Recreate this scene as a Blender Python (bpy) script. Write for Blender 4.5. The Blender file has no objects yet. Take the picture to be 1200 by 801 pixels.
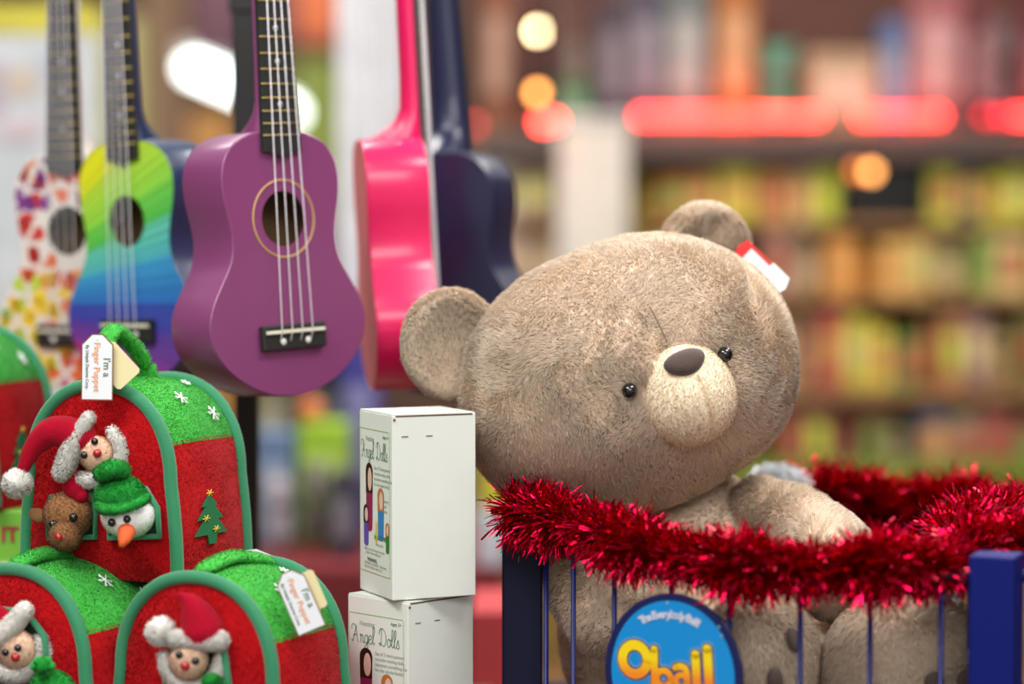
import bpy, bmesh, math, random
import numpy as np
from mathutils import Vector, Matrix
PI = math.pi
random.seed(7); RNG = np.random.default_rng(11)
SC = bpy.context.scene
COL = SC.collection

# ------------------------------------------------------------------ camera, world, lights, exposure
FPX = 85.0/36.0*1200
CAMZ = 1.35; PITCH = math.radians(2.6)
cam_data = bpy.data.cameras.new('camera'); cam = bpy.data.objects.new('camera', cam_data); COL.objects.link(cam)
cam_data.lens = 85; cam_data.sensor_width = 36; cam_data.clip_start = 0.05; cam_data.clip_end = 60
cam.location = (0, 0, CAMZ); cam.rotation_euler = (PI/2-PITCH, 0, 0)
cam_data.dof.use_dof = True; cam_data.dof.focus_distance = 2.085; cam_data.dof.aperture_fstop = 1.8
SC.camera = cam
FWD = np.array([0, math.cos(PITCH), -math.sin(PITCH)]); UPV = np.array([0, math.sin(PITCH), math.cos(PITCH)])
def P(px, py, d):
    """world point seen at photo pixel (px,py) at depth d along the view axis"""
    return np.array([0, 0, CAMZ]) + d*(FWD + (px-600)/FPX*np.array([1., 0, 0]) + (400.5-py)/FPX*UPV)

world = bpy.data.worlds.new('world'); SC.world = world; world.use_nodes = True
bg = world.node_tree.nodes['Background']; bg.inputs[0].default_value = (1.0, .97, .93, 1); bg.inputs[1].default_value = .5
def area(name, loc, target, sx, sy, power, col=(1, 1, 1)):
    l = bpy.data.lights.new(name, 'AREA'); l.shape = 'RECTANGLE'; l.size = sx; l.size_y = sy; l.energy = power; l.color = col
    o = bpy.data.objects.new(name, l); COL.objects.link(o); o.location = loc
    o.rotation_euler = (Vector(target)-Vector(loc)).to_track_quat('-Z', 'Y').to_euler(); return o
area('ceiling_and_fill_light', (-1.1, .9, 3.0), (-.1, 2.2, 1.1), 1.2, .6, 40, (1, .98, .95))
area('ceiling_and_fill_light', (.2, -1.1, 2.7), (.1, 2.2, 1.1), 2.0, 1.0, 42, (1, .98, .95))  # added fill behind the camera, brightens the bear from the front
area('ceiling_and_fill_light', (1.0, 1.6, 3.1), (.3, 2.2, 1.2), 1.2, .5, 34, (1, .97, .92))
area('ceiling_and_fill_light', (1.2, 3.8, 3.1), (.3, 2.2, 1.2), 1.2, .5, 45, (1, .96, .9))
area('ceiling_and_fill_light', (-1.0, 3.6, 3.1), (-.4, 2.3, 1.2), 1.2, .5, 34, (1, .97, .93))
area('aisle_panel_light', (.9, 4.3, 3.2), (.9, 6.2, 1.5), 2.2, .6, 42, (1, .88, .7))
area('aisle_panel_light', (-1.2, 4.5, 3.2), (-1.2, 6.5, 1.0), 2.0, .6, 55, (1, .95, .88))
area('aisle_panel_light', (-.8, 9.0, 3.3), (-.8, 11, 1.0), 2.5, .8, 120, (1, .93, .85))
SC.view_settings.view_transform = 'Standard'; SC.view_settings.look = 'None'
SC.view_settings.gamma = 1; SC.view_settings.use_curve_mapping = False; SC.view_settings.exposure = 0.05
SC.cycles.max_bounces = 16; SC.cycles.diffuse_bounces = 10; SC.cycles.transmission_bounces = 12

# ------------------------------------------------------------------ helpers
def lin(c):
    return tuple((x/255/12.92 if x/255 <= .04045 else ((x/255+.055)/1.055)**2.4) for x in c)
def mat(name, rgb, rough=.6, metal=0., noise=0., nscale=40., bump=0., bscale=200., sheen=0., coat=0., emis=0., alpha=None, spec=None, vcol=False):
    m = bpy.data.materials.new(name); m.use_nodes = True; nt = m.node_tree; b = nt.nodes['Principled BSDF']
    c = lin(rgb)+(1,)
    b.inputs['Base Color'].default_value = c; b.inputs['Roughness'].default_value = rough; b.inputs['Metallic'].default_value = metal
    if spec is not None: b.inputs['Specular IOR Level'].default_value = spec
    if sheen: b.inputs['Sheen Weight'].default_value = sheen; b.inputs['Sheen Roughness'].default_value = .5
    if coat: b.inputs['Coat Weight'].default_value = coat; b.inputs['Coat Roughness'].default_value = .12
    if emis:
        b.inputs['Emission Color'].default_value = c; b.inputs['Emission Strength'].default_value = emis
    if alpha is not None: b.inputs['Alpha'].default_value = alpha
    tc = None
    if noise or bump:
        tc = nt.nodes.new('ShaderNodeTexCoord')
    if noise:
        n = nt.nodes.new('ShaderNodeTexNoise'); n.inputs['Scale'].default_value = nscale; n.inputs['Detail'].default_value = 4
        nt.links.new(tc.outputs['Object'], n.inputs['Vector'])
        mr = nt.nodes.new('ShaderNodeMapRange'); mr.inputs[1].default_value = .3; mr.inputs[2].default_value = .7
        mr.inputs[3].default_value = 1-noise; mr.inputs[4].default_value = 1+noise*.7
        nt.links.new(n.outputs['Fac'], mr.inputs[0])
        mx = nt.nodes.new('ShaderNodeVectorMath'); mx.operation = 'SCALE'; mx.inputs[0].default_value = c[:3]
        nt.links.new(mr.outputs[0], mx.inputs['Scale']); nt.links.new(mx.outputs[0], b.inputs['Base Color'])
    if vcol:
        a = nt.nodes.new('ShaderNodeAttribute'); a.attribute_name = 'tone'
        mx = nt.nodes.new('ShaderNodeVectorMath'); mx.operation = 'SCALE'; mx.inputs[0].default_value = c[:3]
        nt.links.new(a.outputs['Fac'], mx.inputs['Scale']); nt.links.new(mx.outputs[0], b.inputs['Base Color'])
    if bump:
        n2 = nt.nodes.new('ShaderNodeTexNoise'); n2.inputs['Scale'].default_value = bscale; n2.inputs['Detail'].default_value = 3
        nt.links.new(tc.outputs['Object'], n2.inputs['Vector'])
        bp = nt.nodes.new('ShaderNodeBump'); bp.inputs['Strength'].default_value = bump; bp.inputs['Distance'].default_value = .002
        nt.links.new(n2.outputs['Fac'], bp.inputs['Height']); nt.links.new(bp.outputs[0], b.inputs['Normal'])
    return m
def furmat(name, rgb, trans=.35, sheen=.3):
    m = mat(name, rgb, .8, sheen=sheen, vcol=True, spec=.15); nt = m.node_tree; b = nt.nodes['Principled BSDF']; out = nt.nodes['Material Output']
    t = nt.nodes.new('ShaderNodeBsdfTranslucent'); src = b.inputs['Base Color'].links[0].from_socket; nt.links.new(src, t.inputs[0])
    mx = nt.nodes.new('ShaderNodeMixShader'); ab = nt.nodes.new('ShaderNodeAttribute'); ab.attribute_name = 'blade'; ml = nt.nodes.new('ShaderNodeMath'); ml.operation = 'MULTIPLY'; ml.inputs[1].default_value = trans; nt.links.new(ab.outputs['Fac'], ml.inputs[0]); nt.links.new(ml.outputs[0], mx.inputs[0]); nt.links.new(b.outputs[0], mx.inputs[1]); nt.links.new(t.outputs[0], mx.inputs[2]); nt.links.new(mx.outputs[0], out.inputs[0]); return m
def RX(a): return np.array(Matrix.Rotation(a, 3, 'X'))
def RY(a): return np.array(Matrix.Rotation(a, 3, 'Y'))
def RZ(a): return np.array(Matrix.Rotation(a, 3, 'Z'))
def unit(v): v = np.asarray(v, float); return v/(np.linalg.norm(v)+1e-12)
def spline(pts, n=8, closed=False):
    pts = [np.asarray(p, float) for p in pts]; L = len(pts); out = []
    rng = range(L) if closed else range(L-1)
    for i in rng:
        if closed: p0, p1, p2, p3 = pts[i-1], pts[i], pts[(i+1) % L], pts[(i+2) % L]
        else: p0, p1, p2, p3 = pts[max(i-1, 0)], pts[i], pts[i+1], pts[min(i+2, L-1)]
        for k in range(n):
            t = k/n
            out.append(.5*((2*p1)+(-p0+p2)*t+(2*p0-5*p1+4*p2-p3)*t*t+(-p0+3*p1-3*p2+p3)*t**3))
    if not closed: out.append(pts[-1])
    return np.array(out)
_tri_cache = {}
def noise3(p, seed=0, f=1.):
    """cheap smooth pseudo noise for arrays (N,3) -> (N,) in about -1..1"""
    r = np.random.default_rng(seed); o = np.zeros(len(p))
    for k in range(7):
        w = r.normal(size=3)*f; o += np.sin(p@w+r.uniform(0, 6.28))
    return o/3.5
class MB:
    def __init__(s): s.V = []; s.T = []; s.M = []; s.S = []; s.n = 0; s.furs = []; s.furbase = []
    def add(s, V, T, m=0, smooth=True):
        V = np.asarray(V, float).reshape(-1, 3); T = np.asarray(T, int).reshape(-1, 3)
        s.V.append(V); s.T.append(T+s.n); s.M.append(np.full(len(T), m)); s.S.append(np.full(len(T), smooth)); r = (s.n, s.n+len(V)); s.n += len(V)
        return V, T
    def ell(s, c, r, R=None, m=0, nu=24, nv=16, deform=None):
        r = np.ones(3)*r if np.isscalar(r) else np.asarray(r, float)
        th = np.linspace(0, PI, nv+1)[1:-1]; ph = np.arange(nu)/nu*2*PI
        V = [[0, 0, 1]]+[[math.sin(t)*math.cos(p), math.sin(t)*math.sin(p), math.cos(t)] for t in th for p in ph]+[[0, 0, -1]]
        V = np.array(V); T = []
        for j in range(nu): T.append([0, 1+j, 1+(j+1) % nu])
        for i in range(nv-2):
            a = 1+i*nu
            for j in range(nu):
                b = (j+1) % nu; T += [[a+j, a+nu+j, a+nu+b], [a+j, a+nu+b, a+b]]
        a = 1+(nv-2)*nu; e = len(V)-1
        for j in range(nu): T.append([a+j, e, a+(j+1) % nu])
        X = V*r
        if deform is not None: X = deform(V, X)
        if R is not None: X = X@np.asarray(R).T
        return s.add(X+np.asarray(c), T, m)
    def tube(s, path, rad, m=0, seg=10, closed=False, caps=True, flat=1., updir=None, smooth=True):
        p = np.asarray(path, float); n = len(p); rad = np.ones(n)*rad if np.isscalar(rad) else np.asarray(rad, float)
        if closed: t = np.roll(p, -1, 0)-np.roll(p, 1, 0)
        else: t = np.gradient(p, axis=0)
        t /= np.linalg.norm(t, axis=1)[:, None]+1e-12
        u = np.array([0, 0, 1.]) if updir is None else np.asarray(updir, float)
        if abs(t[0]@unit(u)) > .95 and updir is None: u = np.array([1., 0, 0])
        V = []; 
        for i in range(n):
            if updir is not None: u = np.asarray(updir, float)
            a = u-t[i]*(u@t[i]); a = unit(a); u = a; b = np.cross(t[i], a)
            for k in range(seg):
                w = 2*PI*k/seg; V.append(p[i]+rad[i]*(math.cos(w)*a*flat+math.sin(w)*b))
        T = []
        R_ = n if closed else n-1
        for i in range(R_):
            i2 = (i+1) % n
            for k in range(seg):
                k2 = (k+1) % seg; A, B, C, D = i*seg+k, i*seg+k2, i2*seg+k2, i2*seg+k; T += [[A, B, C], [A, C, D]]
        if caps and not closed:
            V.append(p[0]); V.append(p[-1]); e = len(V)
            for k in range(seg):
                k2 = (k+1) % seg; T += [[e-2, k2, k], [e-1, (n-1)*seg+k, (n-1)*seg+k2]]
        return s.add(V, T, m, smooth)
    def blob(s, path, rads, m=0, seg=28, n=6, flat=1., updir=None):
        """rounded sausage through points with radii, hemispherical ends"""
        P4 = np.array([list(p)+[r] for p, r in zip(path, rads)]); S = spline(P4, n)
        p = S[:, :3]; r = S[:, 3]; d0 = unit(p[0]-p[1]); d1 = unit(p[-1]-p[-2])
        pre = [(p[0]+d0*r[0]*math.sin(a), r[0]*math.cos(a)) for a in np.linspace(PI/2*.97, PI/10, 6)]
        post = [(p[-1]+d1*r[-1]*math.sin(a), r[-1]*math.cos(a)) for a in np.linspace(PI/10, PI/2*.97, 6)]
        pp = [a for a, _ in pre]+list(p)+[a for a, _ in post]; rr = [b for _, b in pre]+list(r)+[b for _, b in post]
        return s.tube(pp, rr, m, seg, flat=flat, updir=updir)
    def box(s, c, size, R=None, m=0, bev=0., smooth=False):
        key = ('b', round(bev, 6), tuple(np.round(size, 5)))
        if key not in _tri_cache:
            bm = bmesh.new(); bmesh.ops.create_cube(bm, size=1)
            for v in bm.verts: v.co = Vector((v.co[0]*size[0], v.co[1]*size[1], v.co[2]*size[2]))
            if bev: bmesh.ops.bevel(bm, geom=list(bm.edges), offset=bev, segments=2, profile=.5, affect='EDGES')
            bmesh.ops.triangulate(bm, faces=list(bm.faces)); bm.verts.index_update()
            _tri_cache[key] = (np.array([v.co[:] for v in bm.verts]), np.array([[v.index for v in f.verts] for f in bm.faces])); bm.free()
        V, T = _tri_cache[key]
        if R is not None: V = V@np.asarray(R).T
        return s.add(V+np.asarray(c), T, m, smooth)
    def lathe(s, c, prof, m=0, seg=20, R=None):
        V = []; T = []
        for r, z in prof:
            for k in range(seg): V.append([r*math.cos(2*PI*k/seg), r*math.sin(2*PI*k/seg), z])
        for i in range(len(prof)-1):
            for k in range(seg):
                k2 = (k+1) % seg; A, B, C, D = i*seg+k, i*seg+k2, (i+1)*seg+k2, (i+1)*seg+k; T += [[A, B, C], [A, C, D]]
        V = np.array(V)
        if R is not None: V = V@np.asarray(R).T
        return s.add(V+np.asarray(c), T, m)
    def prism(s, poly, thick, to3, m=0, holes=(), smooth=False):
        """flat plate from 2D outline (with holes) thickness along -local y; to3 maps (x, y, z) arrays"""
        bm = bmesh.new(); loops = [poly]+list(holes)
        def ring(pts, y):
            vs = [bm.verts.new((a, y, b)) for a, b in pts]; es = [bm.edges.new((vs[i], vs[(i+1) % len(vs)])) for i in range(len(vs))]; return vs, es
        es = []; tops = []; 
        for l in loops:
            v, e = ring(l, 0); es += e; tops.append(v)
        bmesh.ops.triangle_fill(bm, use_beauty=True, use_dissolve=False, edges=es)
        if thick:
            fs = list(bm.faces); bots = [[bm.verts.new((v.co.x, thick, v.co.z)) for v in l] for l in tops]
            mp = {v: w for l, k in zip(tops, bots) for v, w in zip(l, k)}
            for f in fs: bm.faces.new([mp[v] for v in reversed(f.verts)])
            for l, k in zip(tops, bots):
                for i in range(len(l)):
                    j = (i+1) % len(l); bm.faces.new([l[i], l[j], k[j], k[i]])
        bmesh.ops.recalc_face_normals(bm, faces=list(bm.faces)); bmesh.ops.triangulate(bm, faces=list(bm.faces)); bm.verts.index_update()
        V = np.array([v.co[:] for v in bm.verts]); T = np.array([[v.index for v in f.verts] for f in bm.faces]); bm.free()
        return s.add(to3(V), T, m, smooth)
    def fur(s, V, T, count, length, width, m=0, lay=(0, 0, 0), lift=.8, clump=.006, seed=0, keep=None, curl=.5, kc=1.):
        """grow tapered blades over a patch; the blades belong to the same mesh"""
        V = np.asarray(V); T = np.asarray(T); A, B, C = V[T[:, 0]], V[T[:, 1]], V[T[:, 2]]
        fn = np.cross(B-A, C-A); ar = np.linalg.norm(fn, axis=1); vn = np.zeros_like(V)
        for k in range(3): np.add.at(vn, T[:, k], fn)
        vn /= np.linalg.norm(vn, axis=1)[:, None]+1e-12
        cen = V.mean(0)
        if ((A-cen)*fn).sum() < 0: vn = -vn
        w = ar.copy()
        if keep is not None: w = w*keep((A+B+C)/3, vn[T[:, 0]])
        r = np.random.default_rng(seed); idx = r.choice(len(T), size=count, p=w/w.sum())
        u = r.random((count, 2)); fl = u.sum(1) > 1; u[fl] = 1-u[fl]; w0 = 1-u.sum(1)
        p = A[idx]*w0[:, None]+B[idx]*u[:, :1]+C[idx]*u[:, 1:]
        n = vn[T[idx, 0]]*w0[:, None]+vn[T[idx, 1]]*u[:, :1]+vn[T[idx, 2]]*u[:, 1:]; n /= np.linalg.norm(n, axis=1)[:, None]+1e-12
        f = 1/(clump*4)
        flow = np.stack([noise3(p, seed+k+1, f*.6) for k in range(3)], 1)*.9+np.stack([noise3(p, seed+k+20, f*2.2) for k in range(3)], 1)*.6+np.asarray(lay)
        flow -= n*(flow*n).sum(1)[:, None]
        d = n*lift+flow*curl+r.normal(size=(count, 3))*.16; d /= np.linalg.norm(d, axis=1)[:, None]
        L = length*(.65+.5*r.random(count))*(1+.22*noise3(p, seed+9, f))
        tip = p+d*L[:, None]
        Q = np.array(Matrix.Rotation(1.1, 3, Vector((1, 2, 3)))); cell = np.floor((p@Q)/clump+.22*r.normal(size=(count, 3))+.35*np.stack([noise3(p, seed+k+40, f*2) for k in range(3)], 1)).astype(np.int64)
        h = (cell[:, 0]*73856093) ^ (cell[:, 1]*19349663) ^ (cell[:, 2]*83492791); _, inv = np.unique(h, return_inverse=True)
        cnt = np.bincount(inv)[:, None]; ct = np.stack([np.bincount(inv, tip[:, k]) for k in range(3)], 1)/cnt
        k_ = kc*(.35*r.random(count)[:, None]+.2); tip = tip*(1-k_)+ct[inv]*k_
        mid = p*.5+tip*.5+n*(L*.14)[:, None]
        side = np.cross(d, n); side /= np.linalg.norm(side, axis=1)[:, None]+1e-9; side += .8*np.cross(d, r.normal(size=(count, 3))); side /= np.linalg.norm(side, axis=1)[:, None]+1e-12; side *= (width*(.6+.7*r.random(count)))[:, None]*.5
        root = p-n*(L*.08)[:, None]
        BV = np.stack([root-side, root+side, mid-side*.8, mid+side*.8, tip], 1).reshape(-1, 3)
        b = np.arange(count)*5; BT = np.stack([np.stack([b, b+1, b+3], 1), np.stack([b, b+3, b+2], 1), np.stack([b+2, b+3, b+4], 1)], 1).reshape(-1, 3)
        nn = n*.8+d*.35+r.normal(size=(count, 3))*.12; nn /= np.linalg.norm(nn, axis=1)[:, None]
        BT = BT.reshape(count, 3, 3); g = np.cross(BV[BT[:, 0, 1]]-BV[BT[:, 0, 0]], BV[BT[:, 0, 2]]-BV[BT[:, 0, 0]]); bad = (g*nn).sum(1) < 0
        BT[bad] = BT[bad][:, :, ::-1]; BT = BT.reshape(-1, 3)
        tone = np.clip(1+r.normal(size=count)*.10+.10*noise3(p, seed+60, f*.5), .6, 1.35)
        start = s.n; s.add(BV, BT, m, True); s.furs.append((start, np.repeat(nn, 5, 0), np.repeat(tone, 5)))
    def build(s, name, mats, parent=None, label=None, origin=None, kind=None):
        V = np.concatenate(s.V); T = np.concatenate(s.T); M = np.concatenate(s.M); S = np.concatenate(s.S)
        if origin is None and parent is not None:
            q = parent
            while q.parent is not None: q = q.parent
            if '_o' in q.keys(): origin = np.array(q['_o'][:])
        if origin is not None: V = V-np.asarray(origin)
        me = bpy.data.meshes.new(name); me.vertices.add(len(V)); me.vertices.foreach_set('co', V.ravel())
        me.loops.add(len(T)*3); me.loops.foreach_set('vertex_index', T.ravel().astype(np.int32))
        me.polygons.add(len(T)); me.polygons.foreach_set('loop_start', (np.arange(len(T))*3).astype(np.int32)); me.polygons.foreach_set('loop_total', np.full(len(T), 3, np.int32))
        me.polygons.foreach_set('material_index', M.astype(np.int32)); me.polygons.foreach_set('use_smooth', S.astype(bool))
        for mt in (mats if isinstance(mats, (list, tuple)) else [mats]): me.materials.append(mt)
        me.update(calc_edges=True)
        tone = np.ones(len(V))
        if s.furs:
            vn = np.zeros(len(V)*3, np.float32); me.vertices.foreach_get('normal', vn); vn = vn.reshape(-1, 3)
            for st, nn, tn in s.furs: vn[st:st+len(nn)] = nn; tone[st:st+len(nn)] = tn
            me.normals_split_custom_set_from_vertices(vn)
            a = me.attributes.new('tone', 'FLOAT', 'POINT'); a.data.foreach_set('value', tone.astype(np.float32))
            bl = np.zeros(len(V), np.float32)
            for st, nn, tn in s.furs: bl[st:st+len(nn)] = 1
            a = me.attributes.new('blade', 'FLOAT', 'POINT'); a.data.foreach_set('value', bl)
        else:
            if any(mm.node_tree.nodes.get('Attribute') for mm in me.materials if mm):
                a = me.attributes.new('tone', 'FLOAT', 'POINT'); a.data.foreach_set('value', tone.astype(np.float32))
        o = bpy.data.objects.new(name, me); COL.objects.link(o)
        if parent is not None: o.parent = parent
        elif origin is not None: o.location = tuple(origin)
        if label: o['label'] = label
        if kind: o['kind'] = kind
        return o
def thing(name, label, cat, loc, group=None, rot=None):
    """Empty at the base; parts are given in world coordinates when rot is None"""
    o = bpy.data.objects.new(name, None); COL.objects.link(o); o.empty_display_size = .02
    if rot is None: o.location = tuple(loc); o['_o'] = [float(x) for x in loc]
    else: o.matrix_world = Matrix.Translation(Vector(loc)) @ Matrix(rot.tolist()).to_4x4()
    o['label'] = label; o['category'] = cat
    if group: o['group'] = group
    return o
def tag(o, label, cat, group=None):
    o['label'] = label; o['category'] = cat
    if group: o['group'] = group
    return o
_txt = {}
def text2d(st, size, bold=0., shear=0., align='CENTER'):
    k = (st, size, bold, shear, align)
    if k not in _txt:
        cu = bpy.data.curves.new('t', 'FONT'); cu.body = st; cu.size = size; cu.offset = bold; cu.shear = shear; cu.align_x = align; cu.resolution_u = 3
        ob = bpy.data.objects.new('t', cu); me = ob.to_mesh(); me.calc_loop_triangles()
        V = np.array([v.co[:] for v in me.vertices]).reshape(-1, 3); T = np.array([t.vertices[:] for t in me.loop_triangles]).reshape(-1, 3)
        ob.to_mesh_clear(); bpy.data.objects.remove(ob); bpy.data.curves.remove(cu); _txt[k] = (V, T)
    V, T = _txt[k]; return V[:, :2].copy(), T
def ribbon(mb, pts, w, to3, m=0, off=0., closed=False, caps=True):
    """flat printed stroke with round ends in 2D (x,z); off lifts it off the surface"""
    p = np.asarray(pts, float)
    if closed: p = np.vstack([p, p[:1], p[1:2]])
    t = np.gradient(p, axis=0); t /= np.linalg.norm(t, axis=1)[:, None]+1e-12; n = np.stack([-t[:, 1], t[:, 0]], 1)
    W = np.ones(len(p))*w if np.isscalar(w) else np.asarray(w)
    L = p+n*W[:, None]/2; R = p-n*W[:, None]/2; N = len(p)
    V2 = np.vstack([L, R]); T = []
    for i in range(N-1): T += [[i, N+i, N+i+1], [i, N+i+1, i+1]]
    mb.add(to3(np.column_stack([V2[:, 0], np.full(len(V2), -off), V2[:, 1]])), T, m, False)
    if caps and not closed:
        for q, ww in ((p[0], W[0]), (p[-1], W[-1])):
            a = np.arange(12)/12*2*PI; C = np.vstack([[q], q+np.column_stack([np.cos(a), np.sin(a)])*ww/2])
            mb.add(to3(np.column_stack([C[:, 0], np.full(13, -off), C[:, 1]])), [[0, 1+i, 1+(i+1) % 12] for i in range(12)], m, False)

# ------------------------------------------------------------------ setting
m_floor = mat('floor_vinyl', (120, 108, 96), .35, noise=.15, nscale=3)
m_wall = mat('wall_paint', (120, 92, 80), .8, noise=.1, nscale=2)
def struct(name, c, s, m):
    mb = MB(); mb.box(c, s); return mb.build(name, m, origin=np.array(c, float), kind='structure')
struct('floor', (0, 7, -.05), (12, 18, .1), m_floor)
struct('wall_back', (0, 15.05, 1.7), (12, .1, 3.4), m_wall)
struct('wall_left', (-4.05, 7, 1.7), (.1, 16, 3.4), m_wall)
struct('wall_right', (4.05, 7, 1.7), (.1, 16, 3.4), m_wall)

# ------------------------------------------------------------------ the background shelving (about 6 m away)
GD = 6.0
def gx(px, d=GD): return (px-600)/FPX*d
def gz(py, d=GD): return P(600, py, d)[2]
def gy(py=400, d=GD): return d*math.cos(PITCH)
GX0, GX1 = gx(560), gx(1330); GY = gy()
m_beam = mat('shelf_edge_brown', (70, 58, 54), .5); m_board = mat('shelf_board', (150, 112, 72), .6, noise=.15, nscale=12)
m_back = mat('shelf_backing', (190, 160, 84), .7, noise=.2, nscale=6); m_lime = mat('lime_price_rail', (110, 130, 30), .5)
t = thing('shelving_unit', 'long brown retail shelving unit with red lights along its top edge, behind the plush bear', 'shelf', (0, GY, 0))
boards = {}
def board(name, py, th, m=m_board, dep=.42, front=0.):
    z = gz(py); mb = MB(); mb.box(((GX0+GX1)/2, GY+dep/2-front, z-th/2), (GX1-GX0, dep, th), bev=.004); mb.build(name, m, t); boards[py] = z
board('shelf_board', 152, .03); board('shelf_board', 258, .02); board('shelf_board', 346, .02); board('shelf_board', 455, .03); board('shelf_board', 556, .03); board('shelf_board', 800, .03)
mb = MB(); mb.box(((GX0+GX1)/2, GY-.02, gz(171)), (GX1-GX0, .03, gz(154)-gz(188)), bev=.004); mb.build('fascia_beam', m_beam, t)
mb = MB(); mb.box(((GX0+GX1)/2, GY-.012, gz(551)), (GX1-GX0, .02, .05), bev=.003); mb.build('price_rail', m_lime, t, label='green price rail')
zb = boards[152]
mb = MB(); mb.box(((GX0+GX1)/2, GY+.44, zb/2), (GX1-GX0, .03, zb)); mb.build('back_panel', m_back, t)
mb = MB(); mb.box(((GX0+GX1)/2, GY+.44, (zb+2.3)/2), (GX1-GX0, .03, 2.3-zb)); mb.build('back_panel', mat('dark_backing', (84, 44, 36), .7, noise=.2, nscale=6), t, label='darker upper back panel')
for px in (560, 1330):
    mb = MB(); mb.box((gx(px), GY+.2, boards[152]/2-.015), (.03, .44, boards[152]-.03), bev=.003); mb.build('upright', m_board, t)
mb = MB(); mb.box(((GX0+GX1)/2, GY+.2, .06), (GX1-GX0, .44, .12)); mb.build('plinth', m_beam, t)
# red lights strung along the fascia: three lengths
m_led = mat('red_lamp', (255, 50, 44), .4, emis=17.); m_ledd = mat('red_lamp_dim', (235, 30, 50), .4, emis=5.)
for mm in (m_led, m_ledd): mm.cycles.emission_sampling = 'NONE'
m_wire = mat('dark_wire', (40, 30, 30), .6)
lr = thing('light_string', 'glowing red light string running along the top edge of the brown shelving unit', 'lights', (gx(740), GY-.05, gz(138)))
mb = MB(); mb.tube([(gx(735), GY-.046, gz(141)), (gx(1325), GY-.046, gz(141))], .004, seg=6); mb.build('cable', m_wire, lr)
led_base = MB(); led_base.ell((0, 0, 0), .0125, nu=12, nv=8)
leds = [(x, 0) for x in np.arange(750, 964, 10.7)]+[(x, 0) for x in np.arange(1006, 1104, 10.9)]+[(x, 0) for x in np.arange(1186, 1310, 10.5)]+[(1148, 1), (1166, 1), (1176, 1)]
l0 = led_base.build('bulb', m_led, origin=np.zeros(3)); l1m = l0.data.copy(); l1m.materials[0] = m_ledd
for i, (px, k) in enumerate(leds):
    o = l0 if i == 0 else l0.copy()
    if i: COL.objects.link(o)
    if k: o.data = l1m; o['label'] = 'dimmer red bulb'
    o.parent = lr; o.location = (gx(px)-gx(740), -.0, gz(138)-gz(138))
# single bulbs
def bulb_lamp(name, label, px, py, d, rgb, e, r, hang=True, zt=3.4):
    c = P(px, py, d); t = thing(name, label, 'lamp', (c[0], c[1], c[2]+.05))
    mb = MB(); mb.ell(c, r, nu=16, nv=12); m = mat('bulb_glow', rgb, .4, emis=e); m.cycles.emission_sampling = 'NONE'; mb.build('bulb', m, t)
    mb = MB(); mb.lathe(c+np.array([0, 0, r*.8]), [(0, .05), (r*.6, .05), (r*.75, .02), (r*.6, 0)], seg=12); mb.build('socket', m_wire, t)
    if hang:
        mb = MB(); mb.tube([c+np.array([0, 0, r+.04]), (c[0], c[1], zt)], .003, seg=6); mb.build('cord', m_wire, t)
    return t
bulb_lamp('hanging_lamp', 'bright warm white round lamp at the upper middle, above the orange one', 631, 37, 6.4, (255, 230, 175), 44, .017)
bulb_lamp('hanging_lamp', 'soft orange lamp directly below the bright white lamp', 631, 109, 5.6, (255, 165, 80), 14, .014)
bulb_lamp('hanging_lamp', 'red round lamp left of the white banner', 636, 143, 5.5, (255, 60, 50), 26, .0145)
bulb_lamp('hanging_lamp', 'second red lamp overlapping the red one left of the white banner', 649, 141, 5.55, (255, 60, 50), 20, .0135)
bulb_lamp('hanging_lamp', 'faint red lamp between the navy ukulele and the white banner', 556, 146, 6.2, (230, 70, 70), 4, .013)
bulb_lamp('hanging_lamp', 'orange lamp cut by the right edge of the photo', 1204, 42, 6.2, (240, 130, 20), 10, .014)

mc = {}
def cm(rgb, rough=.55):
    k = (rgb, rough)
    if k not in mc: mc[k] = mat('printed_card', rgb, rough, noise=.12, nscale=14)
    return mc[k]
CN = [((150, 150, 40), 'olive yellow'), ((190, 200, 60), 'lime'), ((195, 135, 70), 'orange tan'), ((205, 170, 130), 'beige'), ((120, 40, 50), 'maroon'), ((60, 120, 60), 'green'),
      ((110, 70, 50), 'brown'), ((50, 60, 90), 'navy'), ((20, 20, 20), 'black'), ((200, 110, 50), 'orange'), ((150, 90, 95), 'dusty pink'), ((70, 150, 130), 'teal'), ((90, 110, 120), 'grey blue'),
      ((210, 205, 195), 'off-white'), ((90, 90, 100), 'grey'), ((170, 40, 50), 'red'), ((60, 80, 170), 'blue'), ((140, 110, 70), 'khaki'), ((70, 50, 80), 'dark purple'), ((215, 200, 60), 'yellow')]
def cname(rgb): return min(CN, key=lambda c: sum((a-b)**2 for a, b in zip(c[0], rgb)))[1]
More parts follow.
